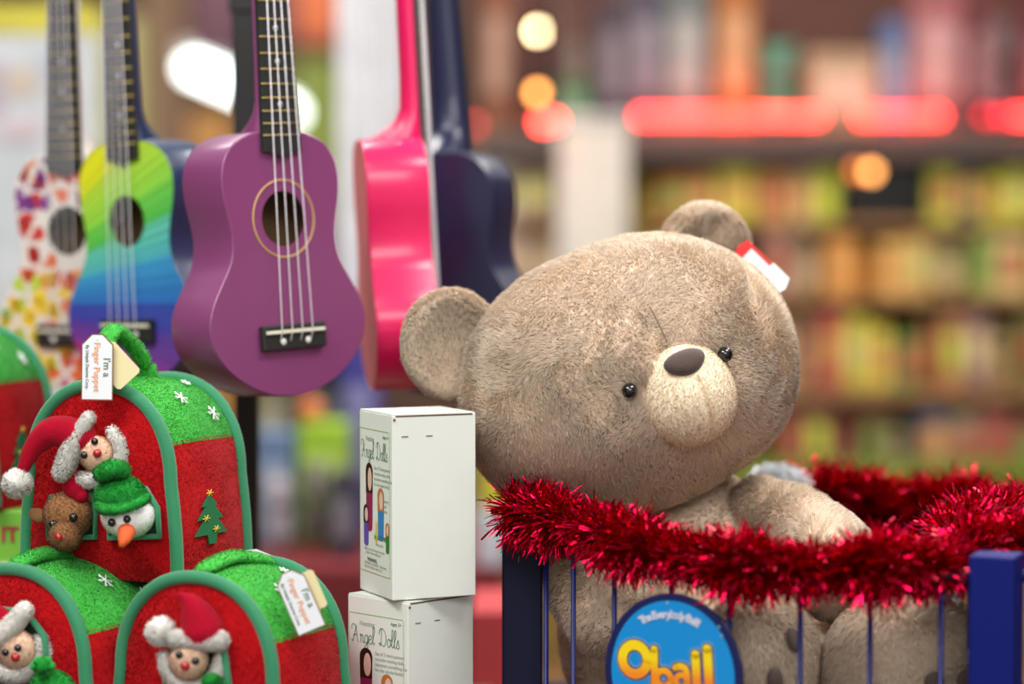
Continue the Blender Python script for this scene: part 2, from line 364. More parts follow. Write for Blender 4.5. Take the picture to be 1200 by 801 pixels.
def item(kind, x, y, z, w, dpt, h, rgb, label, group, rgb2=None, cat=None):
    """a small product standing at (x, y, z)"""
    c2 = rgb2 or tuple(min(255, int(v*.6+90)) for v in rgb); M = [cm(rgb), cm(c2)]
    if kind in ('toy_box', 'book', 'gift_bag'):
        t = thing(kind, label, cat or {'toy_box': 'box', 'book': 'book', 'gift_bag': 'bag'}[kind], (x, y, z), group)
        mb = MB(); mb.box((x, y, z+h/2), (w, dpt, h), bev=min(w, dpt, h)*.05); mb.build('carton' if kind == 'toy_box' else ('cover' if kind == 'book' else 'bag_body'), M[0], t)
        mb = MB(); mb.box((x, y-dpt/2-.001, z+h*.5), (w*.72, .003, h*.5)); mb.build('printed_panel', M[1], t)
        if kind == 'gift_bag':
            mb = MB(); mb.tube(spline([(x-w*.2, y, z+h), (x-w*.15, y, z+h+.05), (x+w*.15, y, z+h+.05), (x+w*.2, y, z+h)], 4), .003, seg=6); mb.build('handle', M[1], t)
    elif kind == 'ball':
        t = thing(kind, label, 'ball', (x, y, z), group); r = min(w, h)/2
        mb = MB(); mb.ell((x, y, z+r), r, nu=20, nv=14); mb.build('shell', M[0], t)
        mb = MB(); mb.tube([(x+r*1.003*math.cos(a), y, z+r+r*1.003*math.sin(a)) for a in np.linspace(0, 2*PI, 25)[:-1]], r*.06, closed=True, seg=6); mb.build('stripe', M[1], t)
    elif kind == 'bottle':
        t = thing(kind, label, 'bottle', (x, y, z), group); r = w/2
        mb = MB(); mb.lathe((x, y, z), [(0, 0), (r, 0), (r, h*.6), (r*.35, h*.78), (r*.35, h*.86), (0, h*.86)], seg=16); mb.build('bottle_body', M[0], t)
        mb = MB(); mb.lathe((x, y, z+h*.86), [(r*.42, 0), (r*.42, h*.14), (0, h*.14)], seg=12); mb.build('cap', M[1], t)
    else:
        t = thing('plush_toy', label, 'toy', (x, y, z), group); r = w/2
        mb = MB(); mb.ell((x, y, z+h*.3), (r*.85, r*.7, h*.3)); mb.build('body', M[0], t)
        mb = MB(); mb.ell((x, y-r*.1, z+h*.72), (r*.8, r*.7, h*.25)); mb.build('head', M[0], t)
        for s in (-1, 1):
            mb = MB(); mb.ell((x+s*r*.6, y, z+h*.93), (r*.25, r*.12, h*.07), nu=10, nv=8); mb.build('ear', M[0], t)
        mb = MB(); mb.ell((x, y-r*.8, z+h*.68), (r*.3, r*.2, h*.09), nu=10, nv=8); mb.build('snout', M[1], t)
    return t
ROWS = [
 ('on top of the brown shelving unit', 152, [
  (566, 598, 175, 'toy_box', (117, 63, 33)), (602, 655, 30, 'plush_toy', (126, 50, 42)), (655, 692, 58, 'toy_box', (42, 92, 42)),
  (664, 692, 140, 'toy_box', (84, 50, 38)), (700, 733, 150, 'toy_box', (50, 37, 55)), (738, 775, 170, 'toy_box', (62, 55, 77)), (777, 832, 172, 'toy_box', (90, 99, 99)), (837, 886, 180, 'toy_box', (147, 84, 21)),
  (888, 940, 105, 'plush_toy', (75, 138, 117)), (944, 1032, 92, 'toy_box', (149, 132, 104)), (1034, 1062, 128, 'toy_box', (75, 100, 142)), (1066, 1130, 165, 'toy_box', (142, 80, 84)),
  (1134, 1160, 150, 'toy_box', (92, 33, 42)), (1162, 1196, 135, 'plush_toy', (126, 105, 113)), (1200, 1240, 150, 'toy_box', (100, 25, 36)), (1246, 1300, 120, 'toy_box', (50, 75, 50))]),
 ('on the shelf just under the red lights', 258, [
  (572, 604, 92, 'toy_box', (206, 200, 196)), (608, 646, 84, 'toy_box', (130, 112, 96)), (738, 770, 56, 'plush_toy', (190, 180, 76)), (774, 806, 50, 'toy_box', (190, 120, 50)), (808, 838, 58, 'toy_box', (150, 110, 44)), (842, 884, 62, 'toy_box', (190, 196, 40)),
  (888, 926, 56, 'toy_box', (196, 140, 70)), (930, 952, 56, 'toy_box', (206, 180, 130)), (956, 982, 60, 'toy_box', (184, 196, 50)), 
  (1090, 1122, 60, 'toy_box', (196, 206, 60)), (1124, 1148, 62, 'toy_box', (50, 60, 80)), (1150, 1176, 52, 'toy_box', (196, 204, 50)), (1178, 1206, 60, 'toy_box', (206, 206, 50)), (1210, 1250, 56, 'toy_box', (180, 170, 60)), (1254, 1300, 60, 'plush_toy', (150, 90, 60))]),
 ('on the second shelf of the brown unit', 346, [
  (572, 612, 76, 'toy_box', (190, 164, 164)), (616, 650, 70, 'toy_box', (150, 126, 100)), (740, 790, 70, 'toy_box', (160, 150, 50)), (792, 860, 74, 'toy_box', (176, 130, 60)), (864, 895, 70, 'ball', (190, 180, 60)), (898, 926, 80, 'toy_box', (176, 140, 130)), (930, 968, 78, 'plush_toy', (222, 196, 160)),
  (970, 1004, 66, 'toy_box', (216, 150, 70)), (1006, 1030, 70, 'bottle', (206, 140, 60)), (1032, 1060, 62, 'toy_box', (224, 176, 96)), (1062, 1092, 70, 'toy_box', (200, 160, 90)), (1096, 1140, 80, 'plush_toy', (222, 204, 150)),
  (1142, 1168, 78, 'toy_box', (150, 160, 80)), (1170, 1206, 70, 'toy_box', (214, 190, 130)), (1210, 1246, 72, 'toy_box', (150, 150, 60)), (1250, 1300, 60, 'ball', (196, 120, 60))]),
 ('on the third shelf of the brown unit', 455, [
  (900, 930, 70, 'toy_box', (200, 140, 96)), (932, 960, 88, 'plush_toy', (220, 180, 140)), (962, 990, 90, 'toy_box', (170, 60, 64)), (962, 990, 0, 'ball', (200, 200, 90)), (992, 1018, 84, 'toy_box', (190, 180, 50)), (1020, 1046, 70, 'toy_box', (210, 190, 70)),
  (1048, 1078, 60, 'toy_box', (70, 120, 50)), (1080, 1104, 88, 'bottle', (216, 140, 90)), (1106, 1132, 84, 'toy_box', (180, 120, 80)), (1134, 1160, 90, 'toy_box', (120, 90, 96)), (1162, 1196, 70, 'plush_toy', (214, 180, 130)),
  (1198, 1226, 86, 'toy_box', (110, 110, 50)), (1230, 1300, 70, 'toy_box', (150, 110, 70))]),
 ('on the shelf above the green rail', 556, [
  (915, 944, 76, 'toy_box', (110, 66, 40)), (946, 974, 80, 'toy_box', (110, 34, 40)), (976, 1012, 70, 'plush_toy', (176, 110, 90)), (1014, 1034, 76, 'toy_box', (110, 60, 40)), (1036, 1074, 60, 'plush_toy', (180, 160, 120)),
  (1078, 1116, 74, 'toy_box', (60, 72, 100)), (1118, 1150, 66, 'toy_box', (160, 140, 110)), (1152, 1190, 76, 'toy_box', (130, 64, 64)), (1194, 1230, 60, 'toy_box', (150, 100, 80)), (1234, 1300, 76, 'toy_box', (90, 60, 50))])]
ORD = ['leftmost', 'second', 'third', 'fourth', 'fifth', 'sixth', 'seventh', 'eighth', 'ninth', 'tenth', 'eleventh', 'twelfth', 'thirteenth', 'fourteenth', 'fifteenth', 'sixteenth']
KN = {'toy_box': 'toy box', 'plush_toy': 'plush toy', 'ball': 'ball', 'bottle': 'bottle', 'book': 'book'}
for where, py, its in ROWS:
    its = [i for i in its if i[2] > 0]; its.sort(key=lambda i: i[0])
    last = -1e9; k = -1
    for (x0, x1, h, kind, rgb) in its:
        k += 1; yy = .10 if x0 >= last else .26; last = max(last, x1)
        hh = h/FPX*GD; ww = (x1-x0)/FPX*GD; h = h*1.22 if py > 200 else h; lim = {258: 68, 346: 80, 455: 100, 556: 92}.get(py, 400)
        hh = min(hh, lim/FPX*GD)
        item(kind, gx((x0+x1)/2), GY+yy, boards[py]+.0005, ww*.96, .15, hh, rgb, f'blurred {cname(rgb)} {KN[kind]}, {ORD[k]} from left {where}', f'goods {where}', rgb2=random.choice([(206, 150, 84), (200, 196, 120), (190, 200, 70), (214, 190, 150), (176, 96, 70), (120, 150, 70)]) if py > 200 else None)
# black screen with two lamp glints, on the shelf under the red lights
mt = thing('monitor', 'small black screen between lime boxes on the shelf under the red lights', 'screen', (gx(1036), GY+.06, boards[258]))
mb = MB(); mb.box((gx(1036), GY+.06, gz(222)), (.2, .04, .125), bev=.005); mb.build('casing', mat('screen_black', (8, 8, 9), .25), mt)
mb = MB(); mb.box((gx(1036), GY+.08, boards[258]+.006), (.1, .09, .012), bev=.003); mb.build('stand', cm((12, 12, 12)), mt)
bulb_lamp('screen_glint', 'glowing amber ball standing in for a lamp reflection on the small black screen', 1021, 201, 5.9, (255, 170, 90), 8, .0145, hang=True, zt=gz(190, 5.9))  # lamp reflection on the screen, put in as a glowing ball
bulb_lamp('screen_glint', 'dimmer glowing ball for a second lamp reflection, left of the brighter one on the black screen', 1003, 200, 5.92, (230, 130, 60), 2.6, .0145, hang=True, zt=gz(190, 5.9))  # second, weaker screen reflection, also a glowing ball

# ------------------------------------------------------------------ mid and left background
def standing(name, label, cat, px0, px1, py0, d, rgb, dep=.3, z0=0., part='panel', rough=.6, extra=None):
    a = P(px0, py0, d); b = P(px1, py0, d); w = b[0]-a[0]; zt = a[2]; c = ((a[0]+b[0])/2, a[1]+dep/2)
    t = thing(name, label, cat, (c[0], c[1], z0)); mb = MB(); mb.box((c[0], c[1], (z0+zt)/2), (w, dep, zt-z0), bev=.004); mb.build(part, cm(rgb, rough), t)
    return t, c, w, zt
# white fluted banner column behind the ukuleles
def fluted(name, label, px0, px1, py0, py1, d, rgb):
    a = P(px0, py0, d); b = P(px1, py1, d); n = 40; xs = np.linspace(a[0], b[0], n); t = thing(name, label, 'banner', ((a[0]+b[0])/2, a[1], b[2]))
    pts = [(x, a[1]+.012*math.sin(i*1.1)) for i, x in enumerate(xs)]; V = []; T = []
    for k, zz in enumerate((a[2], b[2])):
        for x, y in pts: V.append((x, y, zz))
        for x, y in pts: V.append((x, y+.003, zz))
    for i in range(n-1):
        for o in (0, n): T += [[o+i, o+i+1, 2*n+o+i+1], [o+i, 2*n+o+i+1, 2*n+o+i]]
    mb = MB(); mb.add(V, T); mb.build('fabric', cm(rgb), t)
    mb = MB(); mb.tube([(a[0]-.02, a[1], a[2]), (b[0]+.02, a[1], a[2])], .012, seg=10); mb.build('rod', cm((190, 190, 190)), t)
    for x in (a[0], b[0]):
        mb = MB(); mb.tube([(x, a[1], a[2]), (x, a[1], 3.4)], .002, seg=6); mb.build('cord', cm((190, 190, 190)), t)
fluted('banner', 'tall white fabric banner hanging behind the pink ukulele', 394, 474, -70, 360, 4.4, (232, 232, 236))
fluted('banner', 'white fabric banner hanging behind the top of the bear head', 654, 735, 140, 420, 5.75, (222, 219, 213))
# white poster stand on the left
t, c, w, zt = standing('poster_stand', 'white poster board with a yellow top strip behind the leftmost ukulele', 'poster', -60, 112, 36, 4.2, (200, 206, 212), dep=.03, part='board')
mb = MB(); mb.box((c[0], c[1], zt+.02), (w, .035, .05)); mb.build('header_strip', cm((200, 190, 60)), t)
for px, py, rgb, sx, sy in ((24, 95, (200, 185, 170), .05, .05), (60, 80, (180, 190, 205), .04, .05), (22, 150, (206, 190, 196), .07, .04), (-10, 100, (180, 170, 180), .05, .09)):
    q = P(px, py, 4.19); mb = MB(); mb.box((q[0], c[1]-.017, q[2]), (sx, .003, sy)); mb.build('printed_patch', cm(rgb), t)
standing('column', 'brown wooden column behind the rainbow ukulele neck', 'column', 160, 214, -160, 13.4, (150, 118, 92), dep=.3)
standing('display_box', 'tall brown cabinet at the far left edge behind the poster board', 'cabinet', -140, 30, 205, 5.0, (110, 92, 74), dep=.4)
standing('display_box', 'pale yellow narrow display panel behind the two left ukulele necks', 'display', 118, 162, 20, 7.6, (196, 196, 130), dep=.2)
standing('display_box', 'tall lime green display cabinet right of the purple ukulele neck', 'display', 340, 398, 70, 13.6, (158, 178, 74), dep=.4)
standing('display_box', 'orange cardboard display behind the purple ukulele shoulder', 'display', 222, 268, 132, 7.9, (206, 150, 80), dep=.3)
standing('display_box', 'tan cardboard display behind the far fluorescent lamp', 'display', 268, 332, 150, 8.2, (150, 140, 86), dep=.3)
standing('display_box', 'wide brown shelf end far behind the ukuleles', 'display', 60, 420, 250, 9.2, (96, 84, 74), dep=.5)
def hung_sign(label, px0, px1, py0, py1, d, rgb):
    a = P(px0, py0, d); b = P(px1, py1, d); t = thing('hanging_sign', label, 'sign', ((a[0]+b[0])/2, a[1], b[2]))
    mb = MB(); mb.box(((a[0]+b[0])/2, a[1], (a[2]+b[2])/2), (b[0]-a[0], .03, a[2]-b[2]), bev=.005); mb.build('panel', cm(rgb), t)
    for x in (a[0]+.05, b[0]-.05):
        mb = MB(); mb.tube([(x, a[1], a[2]), (x, a[1], 3.4)], .003, seg=6); mb.build('cord', m_wire, t)
hung_sign('dark plum hanging panel above the fluorescent lamp', 226, 345, -120, 62, 9.6, (60, 22, 40))
hung_sign('rust orange hanging panel right of the purple ukulele neck', 346, 396, -120, 48, 9.4, (150, 70, 26))
# the far fluorescent tube, hung from the ceiling
a = P(224, 80, 10.6); b = P(344, 132, 12.6)
ft = thing('fluorescent_lamp', 'long bright white fluorescent lamp hanging far behind the purple ukulele neck', 'lamp', tuple((a+b)/2))
mb = MB(); mb.tube([a, b], .045, seg=12); m = mat('tube_glow', (245, 255, 250), .4, emis=6.5); mb.build('tube', m, ft)
dd = unit(b-a); mb = MB(); mb.box((a+b)/2+np.array([0, 0, .075]), (.1, np.linalg.norm(b-a), .05), R=np.column_stack([unit(np.cross(dd, [0, 0, 1])), dd, unit(np.cross(np.cross(dd, [0, 0, 1]), dd))])); mb.build('housing', cm((200, 200, 200)), ft)
for q in (a*.9+b*.1, a*.1+b*.9):
    mb = MB(); mb.tube([q+np.array([0, 0, .08]), (q[0], q[1], 3.4)], .004, seg=6); mb.build('cable', m_wire, ft)
# goods seen between the green toy house and the white boxes
standing('cabinet', 'large dark red counter behind the white boxes', 'counter', 290, 590, 664, 3.9, (110, 16, 24), dep=.55)
cz = P(400, 664, 3.9)[2]; cy = P(400, 664, 3.9)[1]
def bgitem(kind, px0, px1, h, dy, rgb, label, grp='clutter on the dark red counter', z=None, rgb2=None):
    d = (cy+dy)/math.cos(PITCH); item(kind, (gx(px0, d)+gx(px1, d))/2, cy+dy, cz if z is None else z, gx(px1, d)-gx(px0, d), .1, h/FPX*d, rgb, label, grp, rgb2)
bgitem('toy_box', 346, 398, 218, .42, (18, 18, 22), 'tall black box on the dark red counter, left of the white boxes')
bgitem('toy_box', 398, 446, 235, .45, (56, 52, 140), 'tall violet blue box on the counter under the pink ukulele')
bgitem('toy_box', 300, 345, 196, .45, (126, 118, 84), 'olive beige box behind the black ukulele stand pole')
bgitem('toy_box', 302, 346, 132, .30, (96, 120, 156), 'pale blue box right of the black pole')
bgitem('plush_toy', 306, 346, 92, .18, (150, 142, 150), 'grey white plush toy just right of the black pole')
bgitem('plush_toy', 352, 386, 104, .20, (96, 86, 84), 'dark grey plush toy left of the white boxes')
bgitem('toy_box', 352, 408, 142, .31, (150, 190, 40), 'lime green box on the counter left of the white boxes')
bgitem('ball', 350, 378, 28, .31, (210, 110, 50), 'small orange ball on top of the lime green box', z=cz+142/FPX*(cy+.31))
bgitem('toy_box', 388, 420, 96, .16, (44, 38, 60), 'dark indigo box on the counter beside the white boxes')
bgitem('toy_box', 566, 600, 66, .1, (180, 182, 20), 'bright yellow box between the white boxes and the bear', z=cz+.09, rgb2=(196, 196, 40))
bgitem('toy_box', 560, 592, 62, .06, (190, 196, 210), 'pale white box below the bright yellow one')
standing('crate', 'pinkish red crate between the white box tower and the wire bin', 'crate', 552, 604, 716, 3.0, (190, 60, 66), dep=.2)
# lime package under the upper left toy house
q0 = P(-40, 668, 2.62); q1 = P(26, 596, 2.62)

# ------------------------------------------------------------------ ukuleles
OUT = [(0, 0), (.0008, .018), (.004, .036), (.013, .054), (.028, .065), (.045, .0685), (.064, .067), (.084, .0625), (.102, .0605), (.12, .064), (.138, .0745), (.156, .0855), (.172, .0912), (.188, .0905), (.205, .083), (.221, .068), (.234, .048), (.243, .024), (.2455, 0)]
half = spline([(w, -s) for s, w in OUT], 5)
outline = np.vstack([half, (half[1:-1]*[-1, 1])[::-1]])          # closed polygon (x,z)
def inset(poly, d):
    p = np.asarray(poly); t = np.roll(p, -1, 0)-np.roll(p, 1, 0); t /= np.linalg.norm(t, axis=1)[:, None]; n = np.stack([t[:, 1], -t[:, 0]], 1)
    c = p.mean(0); sgn = np.sign(((p-c)*n).sum()); return p-n*sgn*d
def I3(V): return V
m_blk = mat('fretboard_black', (34, 36, 36), .5); m_fret = mat('fret_brass', (190, 165, 90), .35, metal=.8); m_dot = mat('inlay_dot', (225, 225, 220), .4)
m_str = mat('nylon_string', (214, 210, 216), .3); m_wood = mat('raw_wood', (150, 118, 80), .7, noise=.2, nscale=60); m_gold = mat('rosette_gold', (196, 160, 90), .5); m_bone = mat('saddle_bone', (225, 222, 200), .4)
m_chrome = mat('chrome', (200, 200, 200), .2, metal=1.)
def ukulele(label, px, py, d, yaw, lean, m_body, m_top=None, rosette=True, scale=1., m_neck=None, m_back=None):
    m_top = m_top or m_body; m_neck = m_neck or m_body
    R = RY(lean) @ RZ(yaw)
    t = thing('ukulele', label, 'ukulele', P(px, py, d), 'ukuleles hanging from the black rack', rot=R*scale)
    hole = [(.0255*math.cos(a), -.0815+.0255*math.sin(a)) for a in np.linspace(0, 2*PI, 41)[:-1]]
    mb = MB(); mb.prism(inset(outline, .0012), .0025, I3, 0, holes=[hole]); top = mb.build('soundboard', [m_top], t)
    # side band with rounded edges
    prof = [(0.0006, .0012), (.0000, .0004+.0002), (0, .0016), (0, .058), (.0012, .0598)]
    prof = [(.0012, 0.), (.0003, .0005), (0, .0016), (0, .058), (.0004, .0594), (.0014, .06)]
    V = []; N = len(outline)
    for ins, y in prof:
        q = inset(outline, ins); V += [(a, y, b) for a, b in q]
    T = []
    for i in range(len(prof)-1):
        for k in range(N):
            k2 = (k+1) % N; A, B, C, D = i*N+k, i*N+k2, (i+1)*N+k2, (i+1)*N+k; T += [[A, B, C], [A, C, D]]
    mb = MB(); mb.add(V, T); q = inset(outline, .003); V = [(a, .002, b) for a, b in q]+[(a, .058, b) for a, b in q]
    mb.add(V, [x for k in range(N) for x in ([k, (k+1) % N, N+(k+1) % N], [k, N+(k+1) % N, N+k])], 1); mb.build('side_band', [m_body, m_wood], t)
    mb = MB(); mb.prism(inset(outline, .0013), .002, lambda V: V+[0, .058, 0], 0); mb.prism(inset(outline, .003), 0, lambda V: V+[0, .0575, 0], 1); mb.build('back_board', [m_back or m_body, m_wood], t)
    # neck with heel
    nut = -(.185-.36); path = []
    mb = MB(); 
    prs = []
    for s, hw, dp, y0 in [(.004, .022, .050, 0), (-.002, .0215, .044, 0), (-.008, .021, .034, 0), (-.016, .0205, .023, 0), (-.028, .020, .017, 0), (-.06, .019, .0155, 0), (-.12, .0175, .015, 0), (-.175, .0165, .0145, 0), (-.185, .0175, .0145, 0)]:
        prs.append([(hw*math.cos(a), y0+dp*max(0, math.sin(a))**.8 if math.sin(a) > 0 else y0, -s) for a in np.linspace(0, PI, 15)])
    K = 15; V = [v for r in prs for v in r]; T = []
    for i in range(len(prs)-1):
        for k in range(K):
            k2 = (k+1) % K; A, B, C, D = i*K+k, i*K+k2, (i+1)*K+k2, (i+1)*K+k; T += [[A, B, C], [A, C, D]]
    mb.add(V, T); mb.build('neck', m_neck, t)
    # headstock
    hp = [(-.017, .18), (-.026, .20), (-.024, .235), (-.027, .262), (-.014, .275), (0, .27), (.014, .275), (.027, .262), (.024, .235), (.026, .20), (.017, .18)]
    mb = MB(); mb.prism([tuple(v) for v in spline(hp, 4, True)], .012, lambda V: V+[0, .002, 0]); mb.build('headstock', m_neck, t)
    for s in (-1, 1):
        for zz in (.21, .25):
            mb = MB(); mb.tube([(s*.015, -.004, zz), (s*.015, .02, zz)], .003, seg=8); mb.ell((s*.03, .018, zz), (.008, .004, .006), nu=10, nv=8); mb.tube([(s*.015, .018, zz), (s*.03, .018, zz)], .0015, seg=6); mb.build('tuning_peg', m_chrome, t)
    # fretboard
    fb = [(-.022, -.016), (-.0225, -.0195), (-.009, -.0215), (0, -.026), (.009, -.0215), (.0225, -.0195), (.022, -.016), (.0165, .175), (-.0165, .175)]
    mb = MB(); mb.prism(fb, .005, lambda V: V-[0, .005, 0]); fbo = mb.build('fretboard', m_blk, t)
    for n in range(1, 13):
        z = -(.185-.36*2**(-n/12)); hw = .0168+(.022-.0168)*(.175-z)/.19
        mb = MB(); mb.tube([(-hw, -.0052, z), (hw, -.0052, z)], .0007, seg=6); mb.build('fret', m_fret, fbo)
    for n in (4.5, 6.5, 9.5):
        z = -(.185-.36*2**(-n/12))
        mb = MB(); mb.lathe((0, -.0051, z), [(0, .0004), (.0026, .0004), (.0026, 0)], seg=12, R=RX(PI/2)); mb.build('inlay_dot', m_dot, fbo)
    mb = MB(); mb.box((0, -.007, .177), (.034, .006, .004)); mb.build('nut', m_bone, t)
    if rosette:
        mb = MB(); mb.tube([(.0355*math.cos(a), -.0001, -.0815+.0355*math.sin(a)) for a in np.linspace(0, 2*PI, 61)[:-1]], .0009, closed=True, seg=6); mb.build('rosette', m_gold, t)
    mb = MB(); mb.box((0, -.0035, -.190), (.074, .007, .023), bev=.0015); br = mb.build('bridge', m_blk, t)
    mb = MB(); mb.box((0, -.0082, -.185), (.068, .0028, .0032), bev=.0006); mb.build('saddle', m_bone, br)
    for s in (-1, 1):
        mb = MB(); mb.ell((s*.0145, -.0072, -.194), (.0032, .0012, .0032), nu=12, nv=8); mb.build('screw_cap', m_dot, br)
    for i in range(4):
        xb = (-.018+.012*i); xn = (-.011+.0073*i)
        mb = MB(); mb.tube([(xn, -.0105, .178), (xb, -.0105, -.185), (xb, -.004, -.2)], .0006, seg=6); mb.build('string', m_str, t)
    return t
m_purple = mat('purple_lacquer', (128, 62, 110), .34, coat=.15)
m_navy = mat('navy_lacquer', (24, 46, 84), .34, coat=.3)
m_navy2 = mat('dark_navy_lacquer', (26, 32, 66), .32, coat=.3)
m_pink = mat('pink_lacquer', (228, 24, 96), .3, coat=.3)
m_pinkedge = mat('pale_binding', (206, 190, 196), .5)
m_pinkback = mat('washed_pink_back', (224, 110, 110), .45)  # pink back washed out by light, put into the coral colour
# rainbow burst: flat printed rays around a point left of the body
def rainbow_mat():
    m = mat('rainbow_print', (255, 255, 255), .4); nt = m.node_tree; b = nt.nodes['Principled BSDF']
    tc = nt.nodes.new('ShaderNodeTexCoord'); sp = nt.nodes.new('ShaderNodeSeparateXYZ'); nt.links.new(tc.outputs['Object'], sp.inputs[0])
    def mth(op, a, bb=None):
        n = nt.nodes.new('ShaderNodeMath'); n.operation = op
        for i, v in enumerate((a, bb)):
            if v is None: continue
            if isinstance(v, (int, float)): n.inputs[i].default_value = v
            else: nt.links.new(v, n.inputs[i])
        return n.outputs[0]
    ang = mth('ARCTAN2', mth('SUBTRACT', sp.outputs['Z'], -.164), mth('SUBTRACT', sp.outputs['X'], -.235))
    f = mth('DIVIDE', mth('ADD', ang, .45), 1.25)
    cr = nt.nodes.new('ShaderNodeValToRGB'); nt.links.new(f, cr.inputs[0]); cr.color_ramp.interpolation = 'LINEAR'
    cols = [(0, (196, 60, 130)), (.16, (170, 50, 130)), (.185, (120, 60, 150)), (.27, (92, 60, 160)), (.29, (64, 66, 165)), (.355, (56, 76, 170)), (.37, (44, 110, 190)), (.48, (60, 150, 205)), (.50, (80, 180, 190)), (.585, (96, 196, 165)), (.60, (80, 185, 75)), (.665, (110, 200, 76)), (.68, (140, 210, 70)), (.80, (180, 215, 60)), (.82, (215, 218, 40)), (1, (235, 232, 30))]
    e = cr.color_ramp.elements
    while len(e) > 1: e.remove(e[-1])
    e[0].position = 0; e[0].color = lin(cols[0][1])+(1,)
    for p_, c_ in cols[1:]:
        x = e.new(p_); x.color = lin(c_)+(1,)
    # fine rays
    w = nt.nodes.new('ShaderNodeTexNoise'); w.noise_dimensions = '1D'; w.inputs['Scale'].default_value = 60; nt.links.new(ang, w.inputs['W'])
    mr = nt.nodes.new('ShaderNodeMapRange'); mr.inputs[1].default_value = .35; mr.inputs[2].default_value = .65; mr.inputs[3].default_value = .82; mr.inputs[4].default_value = 1.1
    nt.links.new(w.outputs['Fac'], mr.inputs[0]); vm = nt.nodes.new('ShaderNodeVectorMath'); vm.operation = 'SCALE'; nt.links.new(cr.outputs[0], vm.inputs[0]); nt.links.new(mr.outputs[0], vm.inputs['Scale'])
    nt.links.new(vm.outputs[0], b.inputs['Base Color']); return m
R_ = math.radians
ukulele('purple ukulele with matching purple front, hanging nearest the camera on the black rack', 326, 152, 2.22, R_(44), R_(-3.3), m_purple)
ukulele('rainbow striped ukulele with dark blue sides hanging left of the purple one', 145, 163, 2.40, R_(-38), R_(-1.6), m_navy, rainbow_mat(), rosette=False)
ukulele('pink ukulele seen edge-on, hanging right of the purple one', 490, 160, 2.41, R_(99), R_(-3.0), m_pink, m_pinkedge, scale=1.02, m_back=m_pinkback)
ukulele('dark navy ukulele seen from behind, hanging between pink ukulele and bear', 530, 178, 2.60, R_(157), R_(-3.5), m_navy2, scale=1.05)
m_white = mat('white_lacquer', (226, 218, 212), .4)
fl = ukulele('white ukulele printed with colourful petals, hanging at the far left', 77, 178, 2.50, R_(-27), R_(-.5), m_white, m_white, rosette=False)
# petals: flat print on its soundboard
pc = {k: mat('petal_'+k, v, .45) for k, v in dict(red=(205, 62, 60), orange=(228, 110, 60), amber=(236, 160, 60), yellow=(238, 205, 60), lime=(190, 210, 70), green=(90, 170, 80), teal=(40, 140, 120), purple=(130, 60, 140), blue=(60, 80, 160), magenta=(200, 60, 120)).items()}
pk = list(pc); mb = MB(); inn = inset(outline, .002)
from mathutils.geometry import intersect_point_tri_2d
def inside(q):
    s = -q[1]
    return 0 < s < .245 and abs(q[0]) < np.interp(s, [a for a, _ in OUT], [b for _, b in OUT])-.0015
def petal(c, ang, L, k):
    a = np.linspace(0, 2*PI, 17)[:-1]; r = .5*L*.5*(1-np.cos(a))**.9*.78*np.sin(a) ; X = L*(.5-.5*np.cos(a)); Y = r*1.5
    q = np.column_stack([X*math.cos(ang)-Y*math.sin(ang), X*math.sin(ang)+Y*math.cos(ang)])+c
    if sum(inside(v) for v in q) < 8 or any(np.hypot(*(v-[0, -.0815])) < .0265 for v in q): return
    for v in q:
        if not inside(v):
            v[1] = min(-.003, max(-.242, v[1])); lim_ = np.interp(-v[1], [a for a, _ in OUT], [b for _, b in OUT])-.002; v[0] = max(-lim_, min(lim_, v[0]))
    mb.add(np.column_stack([q[:, 0], np.full(16, -.0003), q[:, 1]]), [[0, i, i+1] for i in range(1, 15)], pk.index(k), False)
rr = random.Random(5)
for i in range(9):
    for j in range(7):
        c = np.array([-.098+.031*j+(.0155 if i % 2 else 0), -.010-.0275*i]); 
        s = -c[1]; base = rr.uniform(0, 6.28)
        if s < .07: ks = ['red', 'orange', 'purple', 'purple'] if c[0] < .03 else ['blue', 'purple', 'blue']
        elif s < .13: ks = ['red', 'orange', 'red', 'amber']
        elif s < .185: ks = (['green', 'lime', 'teal', 'yellow'] if c[0] < -.05 else ['amber', 'yellow', 'orange']) if c[0] < .01 else ['red', 'orange', 'amber']
        else: ks = ['lime', 'yellow', 'lime'] if c[0] < -.02 else ['magenta', 'orange', 'red']
        kk = rr.choice(ks)
        for n in range(4): petal(c+np.array([.003*math.cos(base+n*PI/2), .003*math.sin(base+n*PI/2)]), base+n*PI/2, .0215, kk if rr.random() < .7 else rr.choice(ks))
mb.build('petal_print', [pc[k] for k in pk], fl, label='multicoloured teardrop petal print', kind='stuff')
